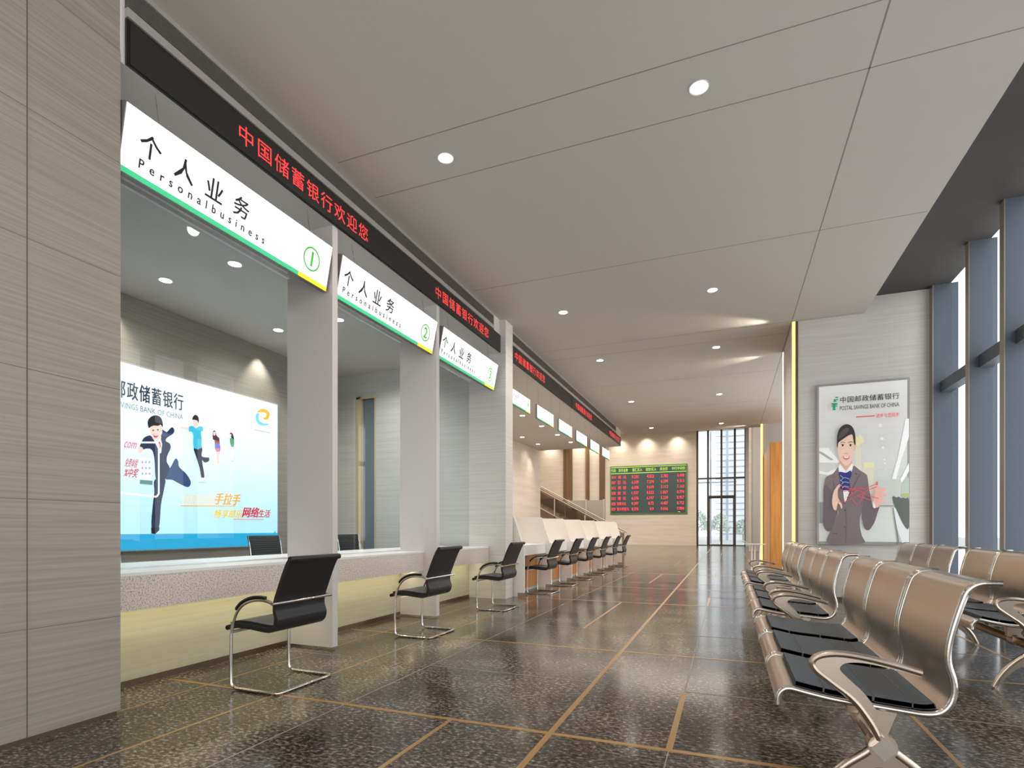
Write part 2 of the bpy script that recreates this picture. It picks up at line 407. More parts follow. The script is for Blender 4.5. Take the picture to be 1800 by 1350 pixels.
# atrium
w = MB(); w.box(-14, 40, 0, -2.03, 40.3, 8.0)
struct('wall_rear', w, M_WARM)
w = MB()
for x0, x1 in ((-11.56, -10.86), (-9.85, -9.56), (-8.82, -8.40)): w.box(x0, 39.9, 0, x1, 40, 8.0)
struct('trim_7', w, M_BROWN)
struct('wall_rear_right', MB().box(1.08, 40, 0, 3.2, 40.3, 8.0), M_GREY)
struct('wall_pilaster', MB().box(1.07, 31, 0, 3.2, 31.6, 8.0, 0).box(1.0, 30.97, 0, 1.12, 31.05, 8.0, 1), [M_GREY, M_WARM])
struct('wall_atrium_left', MB().box(-14.2, 19.4, 0, -14, 40.3, 8.0), M_WARM)
struct('wall_atrium_near', MB().box(-14, 19.2, 0, -6.9, 19.39, 8.0), M_WARM)
struct('wall_atrium_right', MB().box(3.1, 20.3, 0, 3.2, 40.3, 8.0), M_GREY)
wf = MB()
for x in (-1.98, -1.29, -.43, .42): wf.box(x - .065, 40.0, 0, x + .065, 40.14, 8.0)
wf.box(1.02, 40.0, 0, 1.08, 40.14, 8.0)
wf.box(-2.03, 40.02, 4.55, 1.08, 40.12, 4.66); wf.box(-2.03, 40.02, 0, 1.08, 40.12, .05)
o = struct('window_21', wf, M_DKFRAME)
p = MB()
for a, b in ((-1.91, -1.36), (-1.22, -.50), (-.36, .35), (.49, 1.02)): p.box(a, 40.06, 4.66, b, 40.066, 8.0)
for a, b in ((-1.91, -1.36), (.49, 1.02)): p.box(a, 40.06, .05, b, 40.066, 4.55)
for a, b in ((-1.22, -.50), (-.36, .35)): p.box(a, 40.06, 3.42, b, 40.066, 4.55)
p.build('pane', M_GLASS, o)
o = struct('door_2', MB().box(-1.225, 39.97, 3.28, .355, 40.13, 3.42), M_DKFRAME)
for a, b in ((-1.22, -.445), (-.415, .35)):
    q = MB().box(a, 40.02, .02, a + .05, 40.07, 3.28).box(b - .05, 40.02, .02, b, 40.07, 3.28).box(a, 40.02, .02, b, 40.07, .08).box(a, 40.02, 3.22, b, 40.07, 3.28).build('door_leaf', M_DKFRAME, o)
    MB().box(a + .05, 40.045, .08, b - .05, 40.05, 3.22).build('pane', M_GLASS, q)

# outdoors beyond the rear doors
struct('ground', MB().box(-30, 41, -0.12, 40, 90, -0.02), M_PAVE)
b = thing('office_building', 'pale office building of many thin floor lines beyond the rear glazing', 'building', (3, 58, -.02))
MB().box(-.6, 60, -.02, 9, 66, 16).build('wall', M_FAR, b)
fl = MB()
for k in range(22): fl.box(-1.2, 59.94, .6 + k * .62, 7.5, 60, .68 + k * .62)
fl.build('floor_line', M_FARL, b)
for x in (-.1, 2.4): MB().box(x - .12, 59.2, -.02, x + .12, 59.5, 14).build('column', M_FARL, b)
b = thing('canopy', 'thin grey canopy beam on a slim post outside the rear doors', 'canopy', (-1.3, 46, -.02))
MB().box(-2.6, 45.9, 4.75, .6, 46.1, 4.85).build('beam', M_FARL, b); MB().box(-1.36, 45.95, -.02, -1.22, 46.1, 8.8).build('post', M_FARL, b)
def bush(x, y, r, h, label):
    t_ = thing('bush', label, 'bush', (x, y, -.02), group=None)
    mb = MB(); rnd = random.Random(int(x * 10 + y))
    for k in range(420):
        a = rnd.uniform(0, 2 * PI); ph = math.acos(rnd.uniform(-.2, 1)); q = r * rnd.uniform(.75, 1.05)
        cx, cy, cz = x + q * math.sin(ph) * math.cos(a), y + q * math.sin(ph) * math.sin(a), h * .45 + h * .55 * math.cos(ph) * rnd.uniform(.7, 1.05)
        d1_ = Vector((rnd.uniform(-1, 1), rnd.uniform(-1, 1), rnd.uniform(-1, 1))).normalized() * .13; d2_ = d1_.orthogonal().normalized() * .09
        cc = Vector((cx, cy, cz)); mb.add([cc - d1_, cc + d2_, cc + d1_, cc - d2_], [(0, 1, 2, 3)])
    mb.build('foliage', M_TREE, t_); MB().cyl(x, y, -.02, h * .55, .07, 8).build('stem', M_TRUNK, t_)
bush(-2.6, 52, .9, 2.9, 'pale green bush outside the rear glazing, nearest the exchange board')
bush(-.7, 55, .9, 2.6, 'pale green bush seen through the left leaf of the rear door')
bush(1.2, 51, .8, 2.0, 'small pale bush seen through the right leaf of the rear door')

# ------------------------------------------------------------------ teller counter
t = thing('service_counter', 'long teller counter with beige granite front and white stone top', 'counter', (-3.9, 5.2, 0))
def bays(x0, z0, x1, z1, mb=None):
    mb = mb or MB()
    for a_, b_ in ((2.28, 4.233), (4.312, 6.236), (6.315, 8.328)): mb.box(x0, a_, z0, x1, b_, z1)
    return mb
bays(-4.05, .835, -3.688, .856, MB().box(-4.85, 2.28, .835, -4.051, 8.328, .856)).build('worktop', M_TOP, t)
bays(-3.74, .606, -3.69, .8345).build('granite_apron', M_COUNTER, t)
bays(-4.0, .61, -3.74, .63, MB().box(-4.09, 2.28, .05, -4.052, 8.328, .834)).build('front_panel', M_BACKLOW, t)
MB().box(-4.08, 2.28, 0, -4.052, 8.328, .05).build('plinth', M_SKIRT, t)
bays(-3.80, .598, -3.76, .608).build('light_strip', plain('soft yellow strip', (1, .93, .6, 1), .5, emit=1.2, noise=0), t)
fins = ['white lacquered divider panel between first and second teller windows', 'white lacquered divider panel between second and third teller windows']
for y, l in zip((4.235, 6.238), fins):
    tag(MB().prism([(-4.05, .02), (-3.502, .02), (-3.502, ZS), (-4.05, ZS)], y, y + .075).build('divider_panel', M_FIN, None, .003), l, 'divider', 'teller divider panels')
gl = ['clear glass screen of the first teller window, in front of the lit poster', 'clear glass screen of the second teller window, in front of the doorway', 'clear glass screen of the third teller window, beside the column']
for (y0, y1), l in zip(((2.28, 4.234), (4.311, 6.237), (6.314, 8.329)), gl):
    t = thing('glass_screen', l, 'glass screen', (-4.06, (y0 + y1) / 2, .857), group='glass screens on the teller counter')
    MB().box(-4.066, y0, .862, -4.054, y1, ZS).build('pane', M_GLASSB, t)
    MB().box(-4.075, y0, .8565, -4.045, y1, .866).build('bottom_channel', M_CHROME, t)
    MB().box(-4.05, y0, 3.612, -4.02, y1, 3.645).build('head_rail', plain('pale blue rail', rgb(236, 242, 246), .5), t)

# ------------------------------------------------------------------ hanging signs
def big_sign(y0, L, num, label):
    xt, zt, xb, zb = -3.462, 3.805, -3.545, 3.392
    t = thing('counter_sign', label, 'sign', (-3.5, y0 + L / 2, 3.39), group='numbered teller window signs')
    V = Vector((xt - xb, 0, zt - zb)); Hh = V.length; V.normalize(); U = Vector((0, 1, 0)); N = U.cross(V); 
    if N.x < 0: N = -N
    O = Vector((xb, y0, zb))
    def bx(u0, v0, u1, v1, n0, n1, name, m):
        vs = [O + U * u + V * v + N * n for n in (n0, n1) for u, v in ((u0, v0), (u1, v0), (u1, v1), (u0, v1))]
        mb = MB(); mb.add(vs, [(0,1,2,3),(4,7,6,5),(0,4,5,1),(1,5,6,2),(2,6,7,3),(3,7,4,0)]); return mb.build(name, m, t)
    bx(0, 0, L, Hh, -.06, -.004, 'casing', M_SIGNEDGE)
    bx(.008, .040, L - .008, Hh - .008, -.004, 0, 'light_panel', M_SIGN)
    bx(.008, .006, L - .37, .040, -.004, .001, 'green_stripe', M_GREENL)
    bx(L - .37, .006, L - .008, .040, -.004, .001, 'yellow_stripe', M_YELL)
    a = Art(O, U, V, N, .0006)
    for k, ch in enumerate('个人业务'):
        a.text(ch, L - 1.805 + k * .238, .168, L - 1.805 + k * .238 + .14, .312, M_INK, bold=.003)
    a.build('chinese_lettering', t); a = Art(O, U, V, N, .0006)
    a.text('Personalbusiness', L - 1.795, .083, L - .77, .140, M_INK, 1.9, bold=.0022)
    a.build('english_lettering', t)
    a = Art(O, U, V, N, .0007); asp = glyphs(num)[2] * .125 / 2; cx_ = L - .24; a.ring(cx_, .20, .102, .013, M_NUMG); a.text(num, cx_ - asp, .138, cx_ + asp, .262, M_NUMG, bold=.005); a.build('number', t)
    for u in (.25, L - .25):
        MB().tube([O + U * u + V * (Hh - .01) + N * -.05, Vector(((O + U * u + V * Hh).x - .09, y0 + u, ZS))], .003, 6).build('wire', M_CHROME, t)
big_sign(2.285, 1.915, '1', 'white backlit sign numbered one above the first teller window')
big_sign(4.335, 1.87, '2', 'white backlit sign numbered two above the second teller window')
big_sign(6.36, 1.84, '3', 'white backlit sign numbered three above the third teller window')
dl = ['nearest small white backlit sign over the desks, beside the column', 'second small white backlit sign over the desks, from the column', 'third small white backlit sign over the desks, from the column',
      'fourth small white backlit sign over the desks, from the column', 'second farthest small white backlit sign over the desks', 'farthest small white backlit sign over the desks']
for k, l in enumerate(dl):
    y0 = 8.86 + 1.522 * k; L = 1.12
    t = thing('desk_sign', l, 'sign', (-3.55, y0 + L / 2, 3.36), group='small backlit signs over the low desks')
    MB().box(-3.58, y0, 3.36, -3.552, y0 + L, 3.64).build('casing', plain('green grey edge', rgb(110, 128, 112), .5), t)
    MB().box(-3.552, y0 + .01, 3.378, -3.547, y0 + L - .01, 3.632).build('light_panel', M_SIGN, t)
    a = Art((-3.547, y0, 3.36), (0, 1, 0), (0, 0, 1), (1, 0, 0), .0008)
    grey = plain('grey ink', rgb(120, 124, 130), .6, noise=0)
    a.text('个人业务', .10, .15, .50, .22, grey, 1.4); a.text('Personalbusiness', .10, .095, .60, .125, grey, 1.5); a.ring(.98, .15, .055, .006, M_NUMG); a.text(str(k + 1), .962, .118, .998, .182, M_NUMG)
    a.build('lettering', t)
    MB().box(-3.552, y0 + .01, 3.362, -3.546, y0 + .86, 3.378).build('green_stripe', M_GREENL, t)
    MB().box(-3.552, y0 + .86, 3.362, -3.546, y0 + L - .01, 3.378).build('yellow_stripe', M_YELL, t)
    for u in (.12, L - .12): MB().tube([(-3.566, y0 + u, 3.64), (-3.566, y0 + u, ZS)], .003, 6).build('wire', M_CHROME, t)

# ------------------------------------------------------------------ scrolling displays and air grilles
LEDT = '中国储蓄银行欢迎您'
for (y0, y1, texts), l in zip(((2.30, 8.325, ((3.14, 4.75), (6.17, 7.83))), (8.65, 12.73, ((8.98, 10.66),)), (12.74, 19.20, ((13.1, 14.8), (17.2, 18.9)))),
        ('long black scrolling display with red characters above the teller windows', 'black scrolling display with red characters just beyond the column', 'farthest black scrolling display with red characters, above the low desks')):
    t = thing('led_display', l, 'display', (-3.49, (y0 + y1) / 2, 4.04), group='scrolling displays under the ceiling edge')
    MB().box(-3.4955, y0, 4.04, -3.480, y1, 4.329).build('casing', M_BLACK, t)
    MB().box(-3.480, y0 + .02, 4.052, -3.476, y1 - .02, 4.318).build('screen', M_LEDFACE, t)
    for u0, u1 in texts:
        a = Art((-3.476, 0, 0), (0, 1, 0), (0, 0, 1), (1, 0, 0), .001)
        a.text(LEDT, u0, 4.112, u1, 4.262, M_RED, 1.22); a.build('characters', t)
for (y0, y1), l in zip(((2.30, 8.05), (8.65, 18.3)), ('slotted air grille above the teller window display', 'slotted air grille above the displays over the low desks')):
    t = thing('air_grille', l, 'air grille', (-3.49, (y0 + y1) / 2, 4.34), group='linear air grilles')
    MB().box(-3.497, y0, 4.335, -3.470, y1, 4.392).box(-3.497, y0, 4.538, -3.474, y1, ZC - .002).box(-3.497, y1 - .02, 4.392, -3.474, y1, 4.538).build('frame', M_FRAMEL, t)
    MB().box(-3.496, y0, 4.392, -3.494, y1 - .02, 4.538).build('backing', M_GRDARK, t)
    s_ = MB()
    for k in range(11): z = 4.400 + k * .0128; s_.box(-3.494, y0, z, -3.478, y1 - .02, z + .0045)
    s_.build('slats', plain('grille slat', rgb(140, 134, 128), .4, .4), t)

# ------------------------------------------------------------------ downlights and lamps
def downlight(x, y, z, label, group, watts, col=(1, .93, .84), angle=150, first=[None]):
    if first[0] is None:
        t = thing('downlight', label, 'ceiling light', (x, y, z), world=False, group=group)
        pr = [(0.066, 0), (.076, 0), (.076, -.006), (.066, -.003)]
        mb = MB(); n = 28
        vs = [(r * math.cos(2 * PI * k / n), r * math.sin(2 * PI * k / n), zz) for k in range(n) for r, zz in pr]
        fs = [(4 * k + i, 4 * k + (i + 1) % 4, 4 * ((k + 1) % n) + (i + 1) % 4, 4 * ((k + 1) % n) + i) for k in range(n) for i in range(4)]
        mb.add(vs, fs, 0, True); mb.build('trim_ring', M_RING, t)
        MB().cyl(0, 0, -.0025, 0.0, .067, 28).build('diffuser', M_LAMP, t); first[0] = t
    else:
        t = dup(first[0], (x, y, z), label); t['group'] = group
    spot(x, y, z - .02, watts, col, angle)
    return t
def spot(x, y, z, w, col, ang, tgt=None, blend=1.0, r=.06):
    l = bpy.data.lights.new('lamp', 'SPOT'); l.energy = w; l.color = col; l.spot_size = math.radians(ang); l.spot_blend = blend; l.shadow_soft_size = r
    o = bpy.data.objects.new('lamp', l); COL.objects.link(o); o.location = (x, y, z)
    if tgt: o.rotation_euler = (Vector(tgt) - Vector((x, y, z))).to_track_quat('-Z', 'Y').to_euler()
    return o
def area(x, y, z, sx, sy, w, col, rot, spread=180):
    l = bpy.data.lights.new('area_light', 'AREA'); l.shape = 'RECTANGLE'; l.size = sx; l.size_y = sy; l.energy = w; l.color = col; l.spread = math.radians(spread)
    o = bpy.data.objects.new('area_light', l); COL.objects.link(o); o.location = (x, y, z); o.rotation_euler = rot; return o
ordn = ['nearest', 'second', 'third', 'fourth', 'farthest']
for k, y in enumerate((4.50, 8.39, 11.06, 14.95, 19.1)):
    for x, side in ((-.21, 'middle'), (-2.43, 'left')):
        downlight(x, y, ZC, '%s round ceiling downlight of the %s row in the hall%s' % (ordn[k], side, {0: ', largest of that row', 4: ', by the atrium edge'}.get(k, ', counted from the front')), 'hall downlights', 78 if k == 0 else (115 if k == 1 else 165))
for x in (-.21, -2.43): spot(x, .7, ZC - .02, 30, (1, .93, .84), 150)
for y, n in ((4.47, 'first'), (6.19, 'second')):
    for x, side in ((-5.01, 'near the glass'), (-6.09, 'near the poster wall')):
        downlight(x, y, ZS, 'round downlight %s over the %s teller bay' % (side, n), 'teller room downlights', 110, (1, .97, .93))
for y in (4.47, 6.75): spot(-6.72, y - .15, ZS - .02, 60, (1, .93, .82), 75, (-6.88, y - .15, 2.6), .8, .02)
spot(-5.5, 2.9, ZS - .02, 110, (1, .97, .93), 150); spot(-5.5, 7.6, ZS - .02, 110, (1, .97, .93), 150)
od = ['first', 'second', 'third', 'fourth', 'fifth', 'sixth']
for k in range(6):
    y = 10.05 + 1.545 * k
    if k >= 2: downlight(-4.886, y, ZS, '%s round downlight in the row over the low desks, near the signs' % od[k - 2], 'desk soffit downlights', 130, (1, .9, .78))
    else: spot(-4.886, y, ZS - .02, 130, (1, .9, .78), 150)
    if k >= 4: downlight(-6.045, y, ZS, '%s round downlight in the row nearer the plain side wall' % od[k - 4], 'desk soffit downlights', 32, (1, .9, .78))
spot(-6.2, 18.2, ZS - .03, 40, (1, .9, .78), 60, (-6.5, 18.3, 2.4), .9, .03)

# ------------------------------------------------------------------ lit poster in the teller room
def X2(c): return c   # crop pixel pairs are given in reference pixels below
def lbmap(a, b):      # crop (scale 3.75, origin 200,620) -> (Y, Z) on the wall plane
    return onX(200 + a / 3.75, 620 + b / 3.75, -6.865)
def ink(n, r, g, b, e=0.55): return plain('print ' + n, rgb(r, g, b), .5, emit=min(.97, e + .3), noise=0, base=.3)
t = thing('light_box_poster', 'large backlit blue and white bank poster with running people on the back wall', 'poster', (-6.88, 5.0, .885))
MB().box(-6.899, 3.0, .87, -6.872, 6.985, 3.2).build('casing', M_FRAMEL, t)
a = Art((-6.871, 0, 0), (0, 1, 0), (0, 0, 1), (1, 0, 0), .0007, lbmap)
Wt = plain('print white', (1, 1, 1, 1), .5, emit=1.0, noise=0, base=.3)
rows = [(3.18, 255, 255, 255), (2.6, 250, 255, 255), (2.2, 240, 252, 255), (1.85, 225, 249, 254), (1.55, 212, 246, 253), (1.28, 196, 242, 252)]
for i, (za, zb, c_) in enumerate(fade(rows, 22, 1.08)):
    a.layer = 1; a.rect(3.02, zb, 6.965, za, ink('sky %d' % i, *c_, .95))
a.layer = 1; a.rect(3.02, .885, 6.965, 1.085, ink('band', 30, 170, 218, .7)); a.layer = 2
a.poly([(1050, 1195), (1068, 1170), (1068, 1225), (1040, 1215)], ink('band', 30, 170, 218))
navy = ink('navy', 34, 52, 92, .25); navy2 = ink('navy light', 50, 84, 140, .3); hairm = ink('dark hair', 26, 26, 38, .1); skin = ink('skin', 250, 222, 206, .6); red = ink('red', 226, 46, 78, .5)
a.text('中国邮政储蓄银行', *(lbmap(-175, 312) [0], 2.745), *(lbmap(457, 250)[0], 2.96), ink('blue black', 24, 44, 76, .1), 1.15, bold=.006)
a.text('POSTAL SAVINGS BANK OF CHINA', lbmap(-175, 300)[0], 2.625, lbmap(457, 350)[0], 2.695, ink('steel blue', 90, 130, 160, .3), 1.05)
# running man with a phone
a.poly([(330,780),(372,758),(405,700),(425,712),(432,752),(480,800),(508,850),(500,880),(478,884),(430,862),(385,838),(340,832)], navy2, 4)
a.poly([(270,838),(338,832),(332,900),(312,1000),(300,1142),(275,1150),(248,1142),(258,1000),(268,920)], navy, 4)
a.poly([(246,1152),(302,1150),(300,1170),(275,1195),(248,1192)], hairm)
a.poly([(185,585),(200,560),(240,545),(262,572),(300,610),(312,560),(312,535),(345,528),(380,492),(398,505),(393,532),(352,560),(343,582),(370,600),(374,632),(352,680),(350,722),(368,762),(330,842),(280,852),(268,700),(250,640),(215,632),(185,640),(170,622)], navy, 3)
a.poly([(320,505),(350,525),(345,555),(318,545)], navy2); a.poly([(262,572),(285,582),(308,566),(318,600),(312,660),(305,665),(285,620)], Wt)
a.poly([(293,588),(304,586),(309,612),(300,650),(292,610)], red)
a.poly([(238,480),(262,470),(300,472),(314,490),(318,522),(306,556),(286,582),(264,574),(247,548),(238,512)], skin, 3)
a.poly([(228,495),(222,455),(240,425),(275,412),(305,424),(320,455),(321,492),(308,474),(290,482),(262,480),(240,490)], hairm, 3)
a.poly([(258,538),(284,534),(292,548),(281,562),(264,558)], red); a.poly([(262,540),(284,537),(288,545),(266,547)], Wt)
a.ell(258, 512, 6, 4, hairm); a.ell(288, 508, 6, 4, hairm)
a.poly([(165,618),(150,640),(160,660),(185,655),(190,630)], skin, 2)
a.poly([(162,662),(254,664),(254,878),(162,868)], ink('phone grey', 232, 238, 242, .8)); a.poly([(170,694),(246,696),(246,836),(170,830)], Wt)
for kx in range(3):
    for ky in range(3): a.ell(185 + kx * 23, 722 + ky * 38, 6, 8, ink('icon grey', 170, 185, 195, .6))
a.poly([(166,838),(250,844),(250,872),(166,864)], ink('icon teal', 120, 170, 160, .4))
a.line([(160, 592), (275, 592), (291, 604), (291, 930), (276, 950), (-40, 915)], .022, Wt)
# figure in a cyan shirt
pn = ink('dark trousers', 40, 44, 70, .15)
a.poly([(522,628),(576,625),(573,680),(600,690),(622,692),(620,716),(592,724),(576,712),(592,815),(572,824),(560,760),(535,680)], pn, 3)
a.poly([(487,490),(515,483),(535,500),(555,486),(580,490),(580,520),(568,522),(574,626),(520,628),(518,550),(508,522),(490,520)], ink('cyan shirt', 60, 196, 224, .6), 2)
a.poly([(490,492),(440,486),(428,492),(440,500),(488,512)], skin); a.poly([(518,440),(545,445),(550,475),(537,497),(520,486)], skin, 3)
a.poly([(512,445),(514,425),(530,410),(548,420),(555,440),(551,466),(543,448),(520,442)], hairm, 3)
a.ell(575, 832, 22, 8, Wt); a.ell(578, 856, 30, 5, ink('soft shade', 190, 215, 225, .7))
# two women
a.poly([(655,560),(688,560),(692,606),(660,608)], ink('rust top', 176, 96, 84, .4)); a.poly([(658,604),(690,602),(694,650),(668,652)], ink('violet skirt', 120, 120, 216, .6), 2)
a.poly([(664,630),(692,628),(694,652),(668,654)], ink('pink hem', 240, 130, 180, .6)); a.poly([(668,654),(690,652),(686,735),(672,738)], skin)
a.poly([(646,520),(660,514),(669,545),(682,560),(690,585),(668,575),(645,572)], ink('brown hair', 110, 60, 56, .2), 2); a.ell(655, 535, 8, 13, skin)
a.poly([(756,568),(784,562),(782,622),(766,622)], ink('green top', 110, 178, 120, .5), 2); a.poly([(768,622),(782,622),(778,690),(768,690)], Wt)
a.poly([(754,534),(764,527),(776,536),(783,572),(766,560)], hairm, 2); a.ell(760, 545, 6, 10, skin)
a.ell(772, 716, 12, 3, ink('soft shade', 190, 215, 225, .7))
# swirl emblem and address
yl = ink('amber', 250, 190, 50, .8); cy = ink('aqua', 130, 214, 232, .8)
a.poly([(935,395),(955,375),(985,372),(1012,390),(1018,415),(1005,440),(985,442),(975,430),(990,425),(998,408),(985,395),(960,392)], yl, 3)
a.poly([(930,405),(948,400),(945,430),(955,455),(985,468),(1015,470),(985,482),(950,475),(930,450),(926,425)], cy, 3)
a.text('www.psbc.com', lbmap(918, 515)[0], lbmap(918, 516)[1], lbmap(1018, 515)[0], lbmap(918, 502)[1], ink('steel blue', 90, 130, 160, .3))
# slogans
def slog(body, x0, y0, x1, y1, m, b=.006):
    p0 = lbmap(x0, y1); p1 = lbmap(x1, y0); a.text(body, p0[0], p0[1], p1[0], p1[1], m, 1.0, .3, b)
og = ink('orange', 250, 176, 60, .7)
slog('亲朋好友', 435, 945, 645, 1000, ink('cream', 250, 226, 190, .8)); slog('手拉手', 645, 935, 812, 1000, og, .01)
slog('畅享邮乐', 645, 1040, 828, 1088, ink('gold yellow', 250, 206, 70, .7)); slog('网络', 832, 1022, 935, 1085, red, .01); slog('生活', 938, 1038, 1012, 1085, ink('magenta red', 226, 60, 60, .5))
a.line([(425, 1010), (790, 1012)], .012, og); a.line([(775, 1098), (975, 1100)], .012, ink('pinkish', 246, 160, 130, .7))
slog('com', 48, 595, 128, 625, ink('pink', 226, 90, 140, .6), .002); slog('免费体验', 52, 702, 134, 752, red, .002); slog('%中奖', 46, 765, 134, 818, red, .004)
a.build('printed_face', t)

# ------------------------------------------------------------------ wall poster with the clerk
YP = 10.12
def pm(a_, b_, k, ox, oy): return onY(ox + a_ / k, oy + b_ / k, YP)
A_ = lambda p: pm(p[0], p[1], 12.857, 1430, 735)
B_ = lambda p: pm(p[0], p[1], 9.644, 1430, 820)
C_ = lambda p: pm(p[0], p[1], 10.0, 1430, 660)
D_ = lambda p: pm(p[0], p[1], 6.0, 1530, 735)
t = thing('wall_poster', 'framed bank poster of a smiling clerk in a grey suit on the right wall', 'poster', (1.98, 10.16, .88))
x0, x1, z0, z1 = 1.372, 2.575, .945, 3.455
MB().box(x0 - .035, 10.135, z0 - .05, x1 + .035, 10.179, z1 + .035).build('frame', plain('silver frame', rgb(176, 174, 172), .35, .4), t, .004)
def pk(n, r, g, b): return plain('ink ' + n, rgb(r, g, b), .45, noise=0, emit=.22)  # inks given a slight glow of their own to brighten the poster
a = Art((0, 10.134, 0), (1, 0, 0), (0, 0, 1), (0, -1, 0), .0006)
def P(f, pts, m, sm=3): a.poly([f(p) for p in pts], m, sm)
def Lf(f, pts, w_, m): a.line([f(p) for p in pts], w_, m)
def El(f, cx, cy, rx, ry, m): a.poly([f((cx + rx * math.cos(2 * PI * k / 18), cy + ry * math.sin(2 * PI * k / 18))) for k in range(18)], m)
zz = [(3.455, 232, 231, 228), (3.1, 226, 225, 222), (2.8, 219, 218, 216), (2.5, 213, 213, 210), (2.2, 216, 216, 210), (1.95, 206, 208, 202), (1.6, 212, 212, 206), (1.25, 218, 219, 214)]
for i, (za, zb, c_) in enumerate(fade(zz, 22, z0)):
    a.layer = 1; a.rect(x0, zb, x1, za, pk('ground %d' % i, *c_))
a.layer = 2
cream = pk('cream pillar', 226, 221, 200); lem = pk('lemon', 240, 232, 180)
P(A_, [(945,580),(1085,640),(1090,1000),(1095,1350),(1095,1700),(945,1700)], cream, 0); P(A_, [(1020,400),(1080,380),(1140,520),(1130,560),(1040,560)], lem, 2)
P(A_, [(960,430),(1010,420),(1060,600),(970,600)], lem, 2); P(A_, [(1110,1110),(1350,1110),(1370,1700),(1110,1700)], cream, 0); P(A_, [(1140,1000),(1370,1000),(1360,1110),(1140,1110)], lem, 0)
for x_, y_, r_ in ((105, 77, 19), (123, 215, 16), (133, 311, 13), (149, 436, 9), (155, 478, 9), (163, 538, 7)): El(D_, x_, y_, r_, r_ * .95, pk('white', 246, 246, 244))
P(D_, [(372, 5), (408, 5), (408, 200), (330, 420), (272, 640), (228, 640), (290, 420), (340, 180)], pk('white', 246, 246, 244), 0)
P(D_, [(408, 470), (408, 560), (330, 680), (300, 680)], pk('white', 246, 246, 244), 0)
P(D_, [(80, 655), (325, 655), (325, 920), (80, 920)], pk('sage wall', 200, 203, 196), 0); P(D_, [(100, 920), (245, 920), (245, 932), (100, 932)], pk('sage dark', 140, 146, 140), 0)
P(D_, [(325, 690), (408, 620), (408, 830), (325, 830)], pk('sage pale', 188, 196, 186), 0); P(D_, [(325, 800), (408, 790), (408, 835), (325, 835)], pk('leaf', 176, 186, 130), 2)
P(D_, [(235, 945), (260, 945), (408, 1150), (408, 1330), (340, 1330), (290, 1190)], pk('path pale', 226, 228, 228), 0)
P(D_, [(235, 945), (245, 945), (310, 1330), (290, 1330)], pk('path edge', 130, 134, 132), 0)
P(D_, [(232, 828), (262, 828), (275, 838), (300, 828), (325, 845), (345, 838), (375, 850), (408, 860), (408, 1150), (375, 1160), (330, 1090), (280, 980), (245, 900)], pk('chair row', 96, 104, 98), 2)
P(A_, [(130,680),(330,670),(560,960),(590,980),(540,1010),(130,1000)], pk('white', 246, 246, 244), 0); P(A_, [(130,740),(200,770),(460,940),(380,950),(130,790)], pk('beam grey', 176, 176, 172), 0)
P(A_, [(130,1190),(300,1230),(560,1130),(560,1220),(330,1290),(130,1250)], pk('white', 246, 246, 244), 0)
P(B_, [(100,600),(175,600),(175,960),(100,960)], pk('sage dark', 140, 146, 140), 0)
# clerk
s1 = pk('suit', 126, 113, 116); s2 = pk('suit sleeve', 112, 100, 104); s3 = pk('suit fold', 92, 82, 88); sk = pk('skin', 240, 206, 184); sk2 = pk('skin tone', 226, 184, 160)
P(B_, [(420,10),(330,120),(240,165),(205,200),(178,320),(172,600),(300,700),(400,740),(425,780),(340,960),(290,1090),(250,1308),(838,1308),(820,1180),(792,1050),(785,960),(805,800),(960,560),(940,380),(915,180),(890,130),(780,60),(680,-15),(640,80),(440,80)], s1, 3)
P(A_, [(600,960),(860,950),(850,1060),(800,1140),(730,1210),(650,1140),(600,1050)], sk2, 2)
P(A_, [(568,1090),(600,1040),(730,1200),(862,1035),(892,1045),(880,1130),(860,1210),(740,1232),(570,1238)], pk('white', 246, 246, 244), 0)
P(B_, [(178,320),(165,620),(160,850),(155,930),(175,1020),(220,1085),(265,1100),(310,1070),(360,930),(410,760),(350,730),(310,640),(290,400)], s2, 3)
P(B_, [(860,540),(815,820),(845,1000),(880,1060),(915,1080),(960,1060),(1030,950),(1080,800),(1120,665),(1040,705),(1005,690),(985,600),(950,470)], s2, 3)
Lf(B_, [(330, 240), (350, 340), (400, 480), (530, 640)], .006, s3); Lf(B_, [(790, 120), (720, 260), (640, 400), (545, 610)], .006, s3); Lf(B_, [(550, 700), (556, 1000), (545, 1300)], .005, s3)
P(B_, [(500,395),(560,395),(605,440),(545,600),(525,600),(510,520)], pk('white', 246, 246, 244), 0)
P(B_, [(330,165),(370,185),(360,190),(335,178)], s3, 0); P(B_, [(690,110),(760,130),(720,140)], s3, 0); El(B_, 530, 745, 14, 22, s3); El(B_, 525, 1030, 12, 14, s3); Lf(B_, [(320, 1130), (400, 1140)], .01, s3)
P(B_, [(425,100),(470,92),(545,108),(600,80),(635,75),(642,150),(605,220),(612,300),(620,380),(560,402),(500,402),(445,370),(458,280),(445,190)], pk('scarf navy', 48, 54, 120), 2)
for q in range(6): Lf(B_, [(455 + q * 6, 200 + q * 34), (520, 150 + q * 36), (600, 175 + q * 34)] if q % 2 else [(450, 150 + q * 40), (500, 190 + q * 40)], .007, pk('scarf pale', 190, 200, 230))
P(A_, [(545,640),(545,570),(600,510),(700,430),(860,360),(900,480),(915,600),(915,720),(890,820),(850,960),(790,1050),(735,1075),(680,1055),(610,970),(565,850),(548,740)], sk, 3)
P(A_, [(905,600),(945,560),(950,650),(920,745),(905,720)], sk2, 2)
